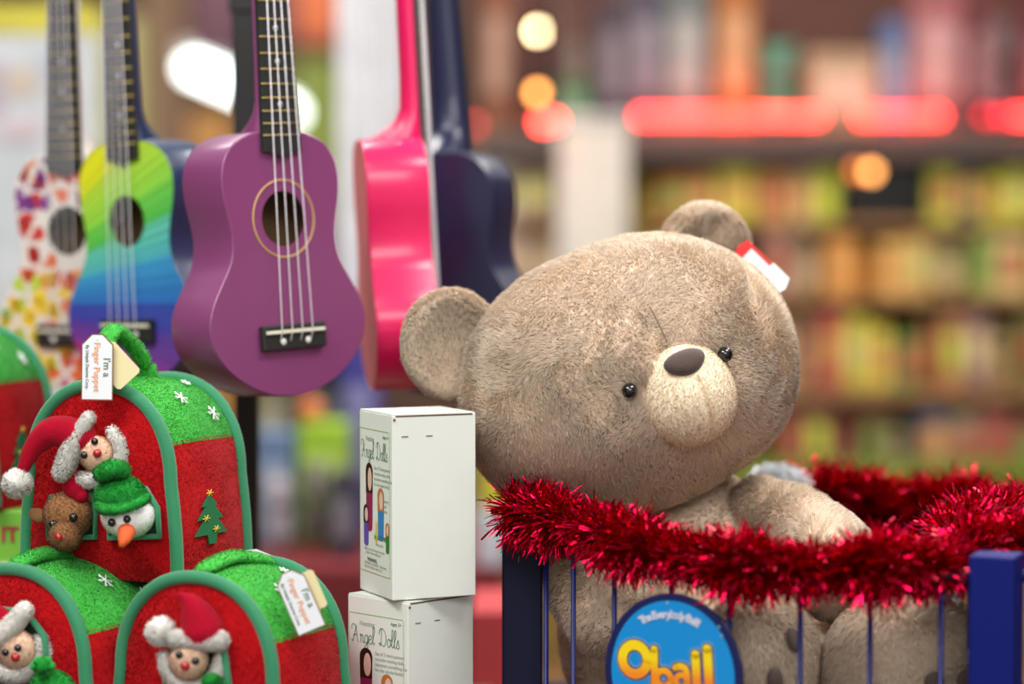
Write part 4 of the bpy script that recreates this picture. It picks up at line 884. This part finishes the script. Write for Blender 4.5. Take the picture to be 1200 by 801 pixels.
def doll_box(label, corner, yaw, top_open=True, sag=0.):
    """corner: world position of the near bottom vertical edge; left face goes to -x', right face to +x'"""
    R = RZ(yaw); o = np.asarray(corner, float)
    # local axes: left face lies in the plane x=0.., running from near edge back-left
    t = thing('doll_box', label, 'box', o, 'white doll boxes stacked beside the bear')
    uL = R@np.array([-math.sin(PI/4), math.cos(PI/4), 0]); uR = R@np.array([math.sin(PI/4), math.cos(PI/4), 0]); Z = np.array([0, 0, 1.])
    c = o+uL*BW/2+uR*BW/2+Z*BH/2
    RB = np.column_stack([uR, uL, Z]); 
    mb = MB(); mb.box(c, (BW, BW, BH), R=RB, bev=.0008); car = mb.build('carton', m_card, t)
    # lid panel resting slightly proud, with a dark gap
    mb = MB(); mb.box(c+Z*(BH/2+.0006), (BW*.985, BW*.985, .0012), R=RB, bev=.0002); mb.build('lid', m_card, t)
    mb = MB(); mb.box(c+Z*(BH/2-.0006)-uL*(BW/2-.0001), (BW*.92, .0006, .0012), R=RB); mb.ell(o+Z*(BH-.0035)+uR*.002-uL*.0001, .0012, nu=10, nv=8); mb.build('lid_gap', m_slot, t)
    mb = MB(); 
    for a in (.15, .44): mb.box(o+Z*(BH-.018)+uR*(BW*a)-uL*.0002, (.006, .0004, .0007), R=RB)
    mb.build('slot', m_slot, t)
    # printed left face: x measured from its left edge, z from the bottom
    nL = -uR
    to3 = lambda V: o+uL*BW-np.outer(V[:, 0], uL)+np.outer(V[:, 2], Z)+np.outer(-V[:, 1], nL)
    f = lambda x: x*BW
    mb = MB()
    for k in range(46):   # dashed frame
        zz = BH*(.115+.79*k/46); ribbon(mb, [(f(.93), zz), (f(.93), zz+BH*.009)], .0007, to3, 0, .0003); ribbon(mb, [(f(.03), zz), (f(.03), zz+BH*.009)], .0004, to3, 0, .0003)
    for k in range(24):
        xx = f(.03+.9*k/24)
        for zz in (.115, .905): ribbon(mb, [(xx, BH*zz), (xx+f(.026), BH*zz)], .0007, to3, 0, .0003)
    mb.build('dashed_border', m_gline, car)
    mb = MB(); cursive(mb, 'Angel Dolls', f(.07), BH*.745, BH*.09, f(.80), .0007, to3, .0003); mb.build('title_lettering', m_gink, car)
    def tx(st, size, x, z, m, bold=0.00004, name='lettering', shear=0.):
        v, T = text2d(st, size, bold=bold, align='LEFT', shear=shear); mb = MB(); mb.add(to3(np.column_stack([v[:, 0]+f(x), np.full(len(v), -.0003), v[:, 1]+BH*z])), T, 0, False); mb.build(name, m, car)
    tx('Nesting', .0062, .20, .84, m_gray); tx('Ages 3+', .0042, .72, .866, m_gink)
    for i, s in enumerate(('Set of 5 hand-painted', 'wooden nesting dolls,', 'becomes something fun', 'for the whole family!')): tx(s, .0043, .46, .69-.03*i, m_gray)
    for i, s in enumerate(('Nesting', 'dolls', 'inside')): tx(s, .0038, .74, .52-.028*i, m_gray)
    tx('MAKE SHIFT', .0058, .46, .305, m_gink, .0001); tx('nesting dolls', .0036, .5, .272, m_gray)
    for i, s in enumerate(('Made of wood and paint, keep this', 'label for future reference.')): tx(s, .0034, .16+.04*i, .235-.02*i, m_gray)
    tx('WARNING:', .0046, .24, .175, m_gink, .0001)
    for i, s in enumerate(('CHOKING HAZARD - Small parts.', 'Not for children under 3 yrs.')): tx(s, .0036, .16, .155-.02*i, m_gray)
    # printed dolls: (x centre, z bottom, z top, width, body, hair)
    def dl(name, x, z0, z1, w, body, hair, face=(232, 196, 178)):
        w = f(w); x = f(x); z0 *= BH; z1 *= BH; h = z1-z0; off = .0003
        a = np.linspace(0, PI, 13)
        capsule = [(x+w/2*math.cos(q), z1-w*.5+w*.5*math.sin(q)) for q in a]+[(x-w/2*math.cos(q)*.86, z0+w*.25-w*.25*math.sin(q)) for q in a]
        g = MB(); g.prism(capsule, 0, lambda V: to3(V-[0, off, 0])); pr = g.build('printed_doll', cm(body, .4), car)
        k = z0+h*.56
        g = MB(); g.prism([(x+w/2*math.cos(q), z1-w*.5+w*.5*math.sin(q)) for q in a]+[(x-w*.48, k), (x+w*.48, k)], 0, lambda V: to3(V-[0, off*1.5, 0])); g.build('hair', cm(hair, .4), pr)
        g = MB(); fc = (x+w*.12, k+h*.2); g.prism([(fc[0]+w*.3*math.cos(q), fc[1]+min(h*.17, w*.8)*math.sin(q)) for q in np.linspace(0, 2*PI, 17)[:-1]], 0, lambda V: to3(V-[0, off*2, 0])); g.build('face', cm(face, .4), pr)
    dl('d', .31, .34, .72, .21, (150, 30, 84), (44, 24, 18)); dl('d', .66, .305, .595, .19, (50, 130, 200), (196, 120, 60))
    dl('d', .21, .255, .485, .16, (100, 80, 180), (20, 20, 24)); dl('d', .86, .245, .415, .11, (40, 130, 50), (200, 120, 50)); dl('d', .52, .285, .41, .07, (200, 210, 90), (230, 220, 120))
    return t
cU = P(460, 702, 2.06); cL = P(478, 707, 2.06)
yU = R_(-20.5); yL = 0.
doll_box('upper white doll box with mostly its blank right side showing', (cU[0], cU[1], cL[2]+.0024+.0), yU)
doll_box('lower white doll box under the upper one, its Angel Dolls print more fully visible', (cL[0], cL[1]-.0, TABZ), yL)

# ------------------------------------------------------------------ wire bin
m_nb = mat('navy_enamel', (4, 12, 48), .5, spec=.3); m_nw = mat('navy_wire', (8, 22, 96), .45)
RZT = P(900, 668, 1.95)[2]                       # rim height
FRONT = [(640, 2.105), (672, 2.06), (720, 2.015), (787, 1.975), (855, 1.945), (938, 1.93), (1020, 1.925), (1103, 1.92)]
def onrail(px, d): q = P(px, 700, d); return np.array([q[0], q[1], RZT])
fr = [onrail(612, 2.15)]+[onrail(*q) for q in FRONT]+[onrail(1150, 1.92)]
fr.append(onrail(1262, 1.92)); XR = fr[-1][0]; XB = onrail(1290, 2.5)[0]; YB = 2.50; XL = fr[0][0]
BINC = ((XL+XR)/2, 2.22, 0)
bn = thing('wire_bin', 'navy blue wire display bin holding the bear, with an oval blue sign', 'bin', BINC)
def rail(z, r, name='rail'):
    mb = MB(); pts = list(spline([(p[0], p[1], z) for p in fr], 4)); mb.tube(pts, r, seg=8); mb.build(name, m_nb, bn)
    for a, b in (((XL, fr[0][1]), (XL, YB)), ((XR, fr[-1][1]), (XB, YB)), ((XL, YB), (XB, YB))):
        mb = MB(); mb.tube([(a[0], a[1], z), (b[0], b[1], z)], r, seg=8); mb.build(name, m_nb, bn)
rail(RZT, .005, 'rim_rail'); rail(RZT-.34, .004); rail(.30, .004)
def wire(x, y): 
    mb = MB(); mb.tube([(x, y, .06), (x, y, RZT)], .0022, seg=8); mb.build('vertical_wire', m_nw, bn)
for p in fr[1:-1]: wire(p[0], p[1])
for k in range(1, 12): wire(XL+(XB-XL)*k/12, YB)
for k in range(1, 6): wire(XL, fr[0][1]+(YB-fr[0][1])*k/6); wire(XR+(XB-XR)*k/6, fr[-1][1]+(YB-fr[-1][1])*k/6)
for (x, y, wx, wy, h, a) in ((fr[0][0], fr[0][1], .036, .022, RZT+.004, 0), (XL, YB, .03, .03, RZT+.004, 0), (XB, YB, .03, .03, RZT+.004, 0), (XR, fr[-1][1], .03, .03, RZT+.004, 0)):
    mb = MB(); mb.box((x, y, h/2), (wx, wy, h), bev=.002); mb.build('corner_post', m_nb, bn)
q = P(1168, 648, 1.91); mb = MB(); mb.box((q[0], q[1], q[2]/2), (.036, .036, q[2]), R=RZ(R_(-24)), bev=.002); mb.build('corner_post', mat('blue_post', (0, 18, 104), .5, spec=.25), bn, label='brighter blue corner post')
mb = MB(); mb.box((P(1142, 700, 1.925)[0], P(1142, 700, 1.925)[1], P(600, 755, 1.925)[2]+.03), (.010, .012, .07), bev=.001); mb.build('bracket', m_nb, bn)
# bin floor: a solid tray under the bear
TRAY = P(700, 801, 2.1)[2]-.075
mb = MB(); mb.add([(x, y, TRAY) for x, y in [(p[0], p[1]+.008) for p in fr]+[(XB, YB), (XL, YB)]]+[(x, y, TRAY-.012) for x, y in [(p[0], p[1]+.008) for p in fr]+[(XB, YB), (XL, YB)]],
    [[0, i, i+1] for i in range(1, 12)]+[[13, 13+i+1, 13+i] for i in range(1, 12)]+[x for i in range(13) for x in ([i, 13+i, 13+(i+1) % 13], [i, 13+(i+1) % 13, (i+1) % 13])], smooth=False); mb.build('tray', m_nb, bn)
# oval sign on the front
m_sblue = mat('sign_blue', (6, 140, 214), .35, coat=.4); m_snavy = mat('sign_navy', (10, 26, 84), .35, coat=.4); m_swhite = mat('sign_pale_rim', (170, 200, 230), .4)
def ymat():
    m = mat('logo_yellow', (244, 210, 20), .4, coat=.3); nt = m.node_tree; b = nt.nodes['Principled BSDF']; tc = nt.nodes.new('ShaderNodeTexCoord'); sp = nt.nodes.new('ShaderNodeSeparateXYZ')
    nt.links.new(tc.outputs['Object'], sp.inputs[0]); mr = nt.nodes.new('ShaderNodeMapRange'); mr.inputs[1].default_value = -.002; mr.inputs[2].default_value = .012; nt.links.new(sp.outputs['Z'], mr.inputs[0])
    mx = nt.nodes.new('ShaderNodeMix'); mx.data_type = 'RGBA'; mx.inputs[6].default_value = lin((240, 140, 30))+(1,); mx.inputs[7].default_value = lin((246, 214, 14))+(1,)
    nt.links.new(mr.outputs[0], mx.inputs[0]); nt.links.new(mx.outputs[2], b.inputs['Base Color']); return m
SD = 1.955; sc_ = P(788, 790, SD); spx = SD/FPX
sg = thing('bin_sign', 'round navy and blue sign with yellow logo lettering hung on the wire bin', 'sign', sc_, rot=RZ(R_(-30)))
cx = math.cos(R_(30))
S3 = lambda V: V
def px2s(x, y):   # photo pixel -> sign plane
    return np.array([(x-788)*spx/cx, (790-y)*spx])
ang = np.linspace(0, 2*PI, 65)[:-1]
mb = MB(); mb.prism([(77*spx/cx*math.cos(a), 95*spx*math.sin(a)) for a in ang], .004, S3); disc = mb.build('disc', m_snavy, sg)
mb = MB(); mb.prism([(69.5*spx/cx*math.cos(a), 87*spx*math.sin(a)) for a in ang], 0, lambda V: V-[0, .0004, 0]); mb.build('blue_field', m_sblue, disc)
# arched words
mbt = MB(); st = 'The Everybody Ball!'; cen = np.array([787., 790.]); 
A0, A1 = R_(122), R_(61)
wid = [.55 if c in "!lI'" else (.45 if c == ' ' else (1. if c not in 'EBT' else 1.15)) for c in st]; tot = sum(wid); acc = 0
for c, w in zip(st, wid):
    f_ = (acc+w/2)/tot; acc += w
    if c == ' ': continue
    a = A0+(A1-A0)*f_; q = px2s(787+66*math.cos(a)*1.0, 790-71.5*math.sin(a)*1.0)
    v, T = text2d(c, .0088, bold=.0004); v = v-[0, .0031]; ta = math.atan2(math.cos(a)*-1*71.5, math.sin(a)*66/cx); ca, sa = math.cos(ta), math.sin(ta)
    X = v[:, 0]*ca-v[:, 1]*sa+q[0]; Y = v[:, 0]*sa+v[:, 1]*ca+q[1]; mbt.add(np.column_stack([X, np.full(len(X), -.0012), Y]), T, 0, False)
mbt.build('lettering', mat('pale_lettering', (206, 210, 226), .5), disc)
# logo strokes in photo pixels
def el(cx_, cy_, rx, ry): return [px2s(cx_+rx*math.cos(a), cy_+ry*math.sin(a)) for a in np.linspace(0, 2*PI, 33)[:-1]]
strokes = [(el(746, 776, 14.3, 17.3), 12, True), ([px2s(768, 762), px2s(768.5, 785), px2s(769, 812)], 9.5, False), (el(779, 795, 8, 9), 8, True),
           (spline([px2s(792, 781), px2s(799, 779), px2s(805, 785), px2s(806, 812)], 6), 8, False), (el(799, 796, 6, 7), 7, True),
           ([px2s(814.5, 763.5), px2s(815.5, 785), px2s(817, 814)], 11, False), ([px2s(827.5, 755.5), px2s(829, 780), px2s(831, 814)], 11.5, False)]
for mm, extra, off, nm in ((m_swhite, 5.5, .0007, 'logo_outline'), (mat('logo_navy', (24, 30, 110), .4), 4.0, .0010, 'logo_outline'), (ymat(), 0., .0014, 'logo_letters')):
    mb = MB()
    for k, (pts, w, cl) in enumerate(strokes): ribbon(mb, pts, (w+extra)*spx, S3, 0, off+k*.00002, closed=cl)
    mb.build(nm, mm, disc)
mb = MB()
for x, y in ((750, 700.5), (782, 706), (840, 729), (843, 739)): q = px2s(x, y); mb.ell((q[0], -.0004, q[1]), (.0011, .0006, .0011), nu=8, nv=6)
mb.build('rivet', cm((150, 170, 180)), disc)

# ------------------------------------------------------------------ the bear
m_bear = furmat('taupe_fur', (240, 221, 199), .38); m_muz = furmat('cream_fur', (255, 240, 212), .3)
nt_ = m_muz.node_tree; n_ = nt_.nodes.new('ShaderNodeTexNoise'); n_.inputs['Scale'].default_value = 420; b_ = nt_.nodes.new('ShaderNodeBump'); b_.inputs['Strength'].default_value = .35; b_.inputs['Distance'].default_value = .001; nt_.links.new(nt_.nodes.new('ShaderNodeTexCoord').outputs['Object'], n_.inputs['Vector']); nt_.links.new(n_.outputs['Fac'], b_.inputs['Height']); nt_.links.new(b_.outputs[0], nt_.nodes['Principled BSDF'].inputs['Normal'])
m_nose = mat('brown_velour', (72, 52, 48), .75, bump=.3, bscale=700, sheen=.3); m_pad = mat('pad_brown', (84, 68, 62), .75, bump=.3, bscale=700, sheen=.2)
HD = 2.19; HC = P(733, 434, HD); HR = RY(R_(-19.5))@RZ(R_(16.5))@RX(R_(4.5))
base = P(830, 800, 2.22)
bear = thing('teddy_bear', 'large taupe plush teddy bear with cream muzzle sitting in the wire bin', 'teddy bear', (base[0], base[1], TRAY))
k_ = HD/FPX
def vis(cs, n): return ((np.array([0, 0, CAMZ])-cs)*n).sum(1) > -.75*np.linalg.norm(np.array([0, 0, CAMZ])-cs, axis=1)
def headdef(U, X):
    zz = U[:, 2]; wx = 1+.07*(-zz)+.03*np.cos(zz*2); X = X.copy(); X[:, 0] *= wx
    X[:, 2] *= np.where(zz < 0, 1.06, .98)
    X[:, 1] *= 1-.05*zz
    sg = np.sign(U); 
    # slightly squarer cheeks
    X *= (1+.035*np.sin(2*np.arctan2(np.abs(U[:, 2]), np.abs(U[:, 0])+1e-6))**2)[:, None]
    # forehead seam
    s = np.exp(-(X[:, 0]/.004)**2)*((U[:, 2] > -.1) & (U[:, 1] < 0)); X[:, 1] += s*.0035
    X *= (1+.010*noise3(U, 5, 2.2)+.005*noise3(U, 8, 5.))[:, None]
    return X
def headsurf(x, z):
    """front surface y at local x,z (approx)"""
    a, b, c = 194*k_, 152*k_, .128; q = 1-(x/a)**2-(z/(b*1.03))**2; return -c*math.sqrt(max(q, .02))
mb = MB(); V, T = mb.ell(HC, (194*k_, .128, 152*k_), HR, nu=120, nv=90, deform=headdef)
def hkeep(cs, n):
    l = (cs-HC)@HR; m_ = ((l[:, 0]-.007)/.041)**2+((l[:, 2]+.020)/.044)**2 < 1
    for s_ in (-1, 1): m_ |= ((l[:, 0]-.002-s_*.0462)/.006)**2+((l[:, 2]-.002)/.006)**2 < 1
    return vis(cs, n) & ~(m_ & (l[:, 1] < 0))
mb.fur(V, T, 210000, .0068, .0008, 0, lay=(0, 0, -.8), lift=.85, clump=.0055, seed=1, keep=hkeep, curl=.9)
head = mb.build('head', m_bear, bear)
def HL(x, y, z): return HC+HR@np.array([x, y, z])
# ears
def ear(x, y, z, r, yaw, roll, name='ear'):
    R = HR@RZ(yaw)@RY(roll)
    def df(U, X):
        X = X.copy(); rr = np.hypot(U[:, 0], U[:, 2]); fr = U[:, 1] < 0
        X[:, 1] += np.where(fr, .016*np.clip(1-rr**2*1.25, 0, 1), 0); X *= (1+.015*noise3(U, 3, 3))[:, None]; return X
    mb = MB(); V, T = mb.ell(HL(x, y, z), (r, .021, r*1.02), R, nu=48, nv=36, deform=df)
    mb.fur(V, T, 34000, .0068, .0008, 0, lay=(0, 0, -.8), lift=.85, clump=.0055, seed=12, keep=vis, curl=.9); mb.build('ear', m_bear, bear)
ear(-.136, .036, .071, .048, R_(10), R_(-20))
ear(.126, .050, .066, .048, R_(12), R_(30))
# muzzle
mx, mz = .007, -.020; my = headsurf(mx, mz)
def mdef(U, X):
    X = X.copy(); X[:, 1] *= np.where(U[:, 1] < 0, 1, .3); X[:, 0] *= 1+.06*(-U[:, 2])
    s = np.exp(-(X[:, 0]/.0022)**2)*(U[:, 2] < .35)*(U[:, 1] < 0); X[:, 1] += .0030*s; return X
mb = MB(); V, T = mb.ell(HL(mx, my+.006, mz), (.0412, .044, .0450), HR, nu=72, nv=56, deform=mdef)
kp = lambda cs, n: vis(cs, n) & ((n@(HR@np.array([0, -1., 0]))) > -.1)
mb.fur(V, T, 9000, .0020, .0007, 0, lay=(.2, -.3, -2.2), lift=.45, clump=.006, seed=21, keep=kp, curl=.7, kc=0.); muz = mb.build('muzzle', m_muz, bear)
mb = MB(); mb.tube(spline([HL(mx, my-.0375, mz+.020), HL(mx, my-.0405, mz+.005), HL(mx+.0006, my-.0385, mz-.012), HL(mx+.001, my-.0305, mz-.029), HL(mx+.001, my-.016, mz-.041)], 6), .0005, seg=6); mb.build('muzzle_seam', mat('seam_tan', (222, 192, 148), .8), muz)
def ndef(U, X):
    X = X.copy(); X[:, 0] *= 1+.22*U[:, 2]-.05; return X
mb = MB(); mb.ell(HL(mx-.004, my-.0265, mz+.0315), (.0195, .0085, .0120), HR@RX(R_(-38)), nu=40, nv=28, deform=ndef); nose = mb.build('nose', m_nose, bear)
for s in (-1, 1):
    ex, ez = mx*.3+s*.0462, .002; ey = headsurf(ex, ez)
    mb = MB(); mb.ell(HL(ex, ey-.0065, ez), .0068, HR, nu=24, nv=18); mb.build('eye', m_bead, bear)
mb = MB(); pts = [HL(0.001, headsurf(0, z)-.0052, z) for z in np.linspace(.030, .062, 8)]; mb.tube(pts, .0005, seg=6); mb.build('forehead_seam', mat('seam_brown', (110, 86, 68), .9), head)
# body
def furpart(name, build, count, seed, parent=bear, length=.0072, label=None):
    mb = MB(); V, T = build(mb); mb.fur(V, T, int(count*1.3), length, .0008, 0, lay=(0, 0, -.8), lift=.8, clump=.0055, seed=seed, keep=vis, curl=1.0); return mb.build(name, m_bear, bear, label=label)
bc = P(808, 706, 2.25)
def tdef(U, X): X = X*(1+.02*noise3(U, 6, 2.))[:, None]; X[:, 0] *= 1-.18*U[:, 2]; X[:, 1] *= 1-.12*U[:, 2]; return X
furpart('torso', lambda mb: mb.ell(bc, (.122, .105, .128), RY(R_(-6)), nu=72, nv=56, deform=tdef), 60000, 31)
furpart('arm', lambda mb: mb.blob([P(893, 600, 2.20), P(925, 618, 2.17), P(962, 646, 2.11), P(985, 672, 2.06)], [.030, .036, .040, .040]), 30000, 32)
furpart('arm', lambda mb: mb.blob([P(690, 610, 2.22), P(690, 650, 2.18), P(703, 690, 2.14), P(716, 716, 2.11)], [.028, .038, .042, .040]), 26000, 33)
def leg(path, rads, foot_c, foot_r, footR, seed, pads):
    furpart('leg', lambda mb: mb.blob(path, rads), 12000, seed)
    mb = MB()
    def fd(U, X): X = X*(1+.012*noise3(U, 6, 2.))[:, None]; return X
    V, T = mb.ell(foot_c, foot_r, footR, nu=64, nv=48, deform=fd); mb.fur(V, T, 46000, .0074, .0008, 0, lay=(0, 0, -.8), lift=.8, clump=.0055, seed=seed+1, keep=vis, curl=1.0); ft = mb.build('foot', m_bear, bear)
    for (x, z, rx, rz) in pads:
        q = 1-(x/foot_r[0])**2-(z/foot_r[2])**2; y = -foot_r[1]*math.sqrt(max(q, .05))
        nrm = unit((x/foot_r[0]**2, y/foot_r[1]**2, z/foot_r[2]**2)); a1 = unit(np.cross((0, 0, 1), nrm)); a2 = np.cross(nrm, a1)
        mb = MB(); mb.ell(np.asarray(foot_c)+footR@(np.array([x, y, z])+nrm*.0072), (rx, .004, rz), footR@np.column_stack([-a1, -nrm, a2]), nu=20, nv=12); mb.build('paw_pad', m_pad, ft)
leg([P(770, 790, 2.20), P(830, 790, 2.12), P(875, 790, 2.06)], [.05, .05, .046], P(892, 775, 2.03), (.048, .042, .060), RZ(R_(20))@RY(R_(-8)), 41,
    [(-.010, -.004, .0068, .0105), (.010, .022, .0065, .0105), (-.020, -.030, .0075, .0075), (.018, -.042, .018, .016)])
leg([P(900, 810, 2.22), P(980, 800, 2.12), P(1040, 790, 2.06)], [.05, .054, .052], P(1062, 778, 2.025), (.071, .046, .062), RY(R_(-6)), 43,
    [(.013, -.006, .0085, .0085), (.038, -.008, .0085, .0080), (-.014, -.020, .008, .0085), (.014, -.044, .022, .016)])
# ear tag of the bear
tg = P(892, 312, 2.26)
bt = thing('hang_tag', 'red and white hang tag on the right ear of the bear', 'tag', tg)
Rt = RY(R_(44))@RX(R_(-22)); f3 = lambda V: V@Rt.T+tg
mb = MB(); mb.prism([(-.026, -.010), (.022, -.010), (.026, 0), (.022, .010), (-.026, .010), (-.029, 0)], .001, f3); mb.build('card', mat('tag_red', (220, 40, 40), .4), bt)
mb = MB(); mb.prism([(-.018, -.008), (.006, -.008), (.006, .006), (-.018, .006)], 0, lambda V: f3(V-[0, .0004, 0])); mb.build('white_print', mat('tag_print', (238, 232, 232), .5), bt)
mb = MB(); mb.prism([(.006, -.011), (.027, -.011), (.031, 0), (.027, .011), (.006, .011)], .0006, lambda V: f3(V-[0, .001, 0])); mb.build('glare_panel', mat('tag_glare', (250, 250, 250), .5, coat=1.), bt, label='white glare painted over the end of the tag')  # glare on the tag, put in as a white panel

# ------------------------------------------------------------------ tinsel garlands
def tinsel(name, label, path, n, rad, m, seed, sag=.35, group=None, droop=0.):
    r = np.random.default_rng(seed); p = spline(path, 12); seg = np.linalg.norm(np.diff(p, axis=0), axis=1); cum = np.concatenate([[0], np.cumsum(seg)])
    mb = MB(); mb.tube(p, .0012, 0, seg=5); s = r.random(n)*cum[-1]; q = np.stack([np.interp(s, cum, p[:, k]) for k in range(3)], 1)
    tq = np.gradient(p, axis=0); tq /= np.linalg.norm(tq, axis=1)[:, None]; t = np.stack([np.interp(s, cum, tq[:, k]) for k in range(3)], 1)
    d = r.normal(size=(n, 3)); d -= t*(d*t).sum(1)[:, None]; d /= np.linalg.norm(d, axis=1)[:, None]
    d = d+t*r.normal(size=(n, 1))*.45; d[:, 2] -= droop; d /= np.linalg.norm(d, axis=1)[:, None]
    prof = 1+.18*np.sin(s*55)+.12*np.sin(s*123+1); L = rad*(.62+.5*r.random(n)**1.5)*prof
    w = np.cross(d, r.normal(size=(n, 3))); w /= np.linalg.norm(w, axis=1)[:, None]; W = w*.00062*(.7+.6*r.random((n, 1)))
    bend = np.cross(d, w)*L[:, None]*r.normal(size=(n, 1))*.22+np.array([0, 0, -1])*L[:, None]*.08
    a = q; b = q+d*L[:, None]*.5+bend*.3; c = q+d*L[:, None]*.82+bend*.8; e = q+d*L[:, None]+bend*1.3
    tw = np.cross(d, W)*r.normal(size=(n, 1))*.8
    BV = np.stack([a-W, a+W, b-W, b+W, c-W-tw, c+W+tw, e-W*.5-tw, e+W*.5+tw], 1).reshape(-1, 3); k = np.arange(n)*8
    BT = np.concatenate([np.stack([np.stack([k+i, k+i+1, k+i+3], 1), np.stack([k+i, k+i+3, k+i+2], 1)], 1).reshape(-1, 3) for i in (0, 2, 4)])
    mb.add(BV, BT, 0, False); c0 = p.mean(0); o = mb.build(name, m, origin=c0, kind=None); return tag(o, label, 'tinsel', group)
m_tin = mat('red_foil', (205, 12, 60), .2, metal=1.); m_tin2 = mat('silver_foil', (240, 244, 248), .25, metal=.5)
fp = [P(604, 598, 2.11), P(640, 604, 2.08), P(680, 614, 2.045), P(730, 630, 2.0), P(787, 645, 1.965), P(855, 656, 1.94), P(925, 664, 1.92), P(1000, 662, 1.915), P(1060, 660, 1.925), P(1108, 661, 1.93), P(1150, 643, 1.97), P(1200, 634, 1.97), P(1262, 630, 1.97)]
tinsel('tinsel_garland', 'thick crimson tinsel garland wound along the front rim of the bin', fp, 19000, .030, m_tin, 3, droop=.1)
rp = [P(952, 588, 2.44), P(1010, 594, 2.44), P(1070, 598, 2.44), P(1130, 602, 2.43), P(1190, 606, 2.42), P(1250, 610, 2.41)]
tinsel('tinsel_garland', 'blurred crimson tinsel garland along the rear rim, right of the bear', rp, 17000, .044, m_tin, 4)
sp_ = [P(1140, 615, 2.03), P(1160, 612, 2.10), P(1185, 606, 2.2), P(1215, 602, 2.32)]
tinsel('tinsel_garland', 'crimson tinsel over the right side rim behind the blue corner post', [P(1110, 632, 2.0)]+sp_, 7000, .032, m_tin, 6)
tinsel('silver_tinsel', 'silver tinsel tuft behind the bear neck', [P(890, 560, 2.36), P(912, 556, 2.37), P(938, 566, 2.38)], 1100, .013, m_tin2, 5)
tinsel('silver_tinsel', 'thin silver tinsel strands peeking below the crimson garland near the right post', [P(1085, 668, 2.0), P(1108, 680, 1.99), P(1135, 694, 1.985)], 200, .012, m_tin2, 9)

for o in bpy.data.objects:
    if '_o' in o.keys(): del o['_o']
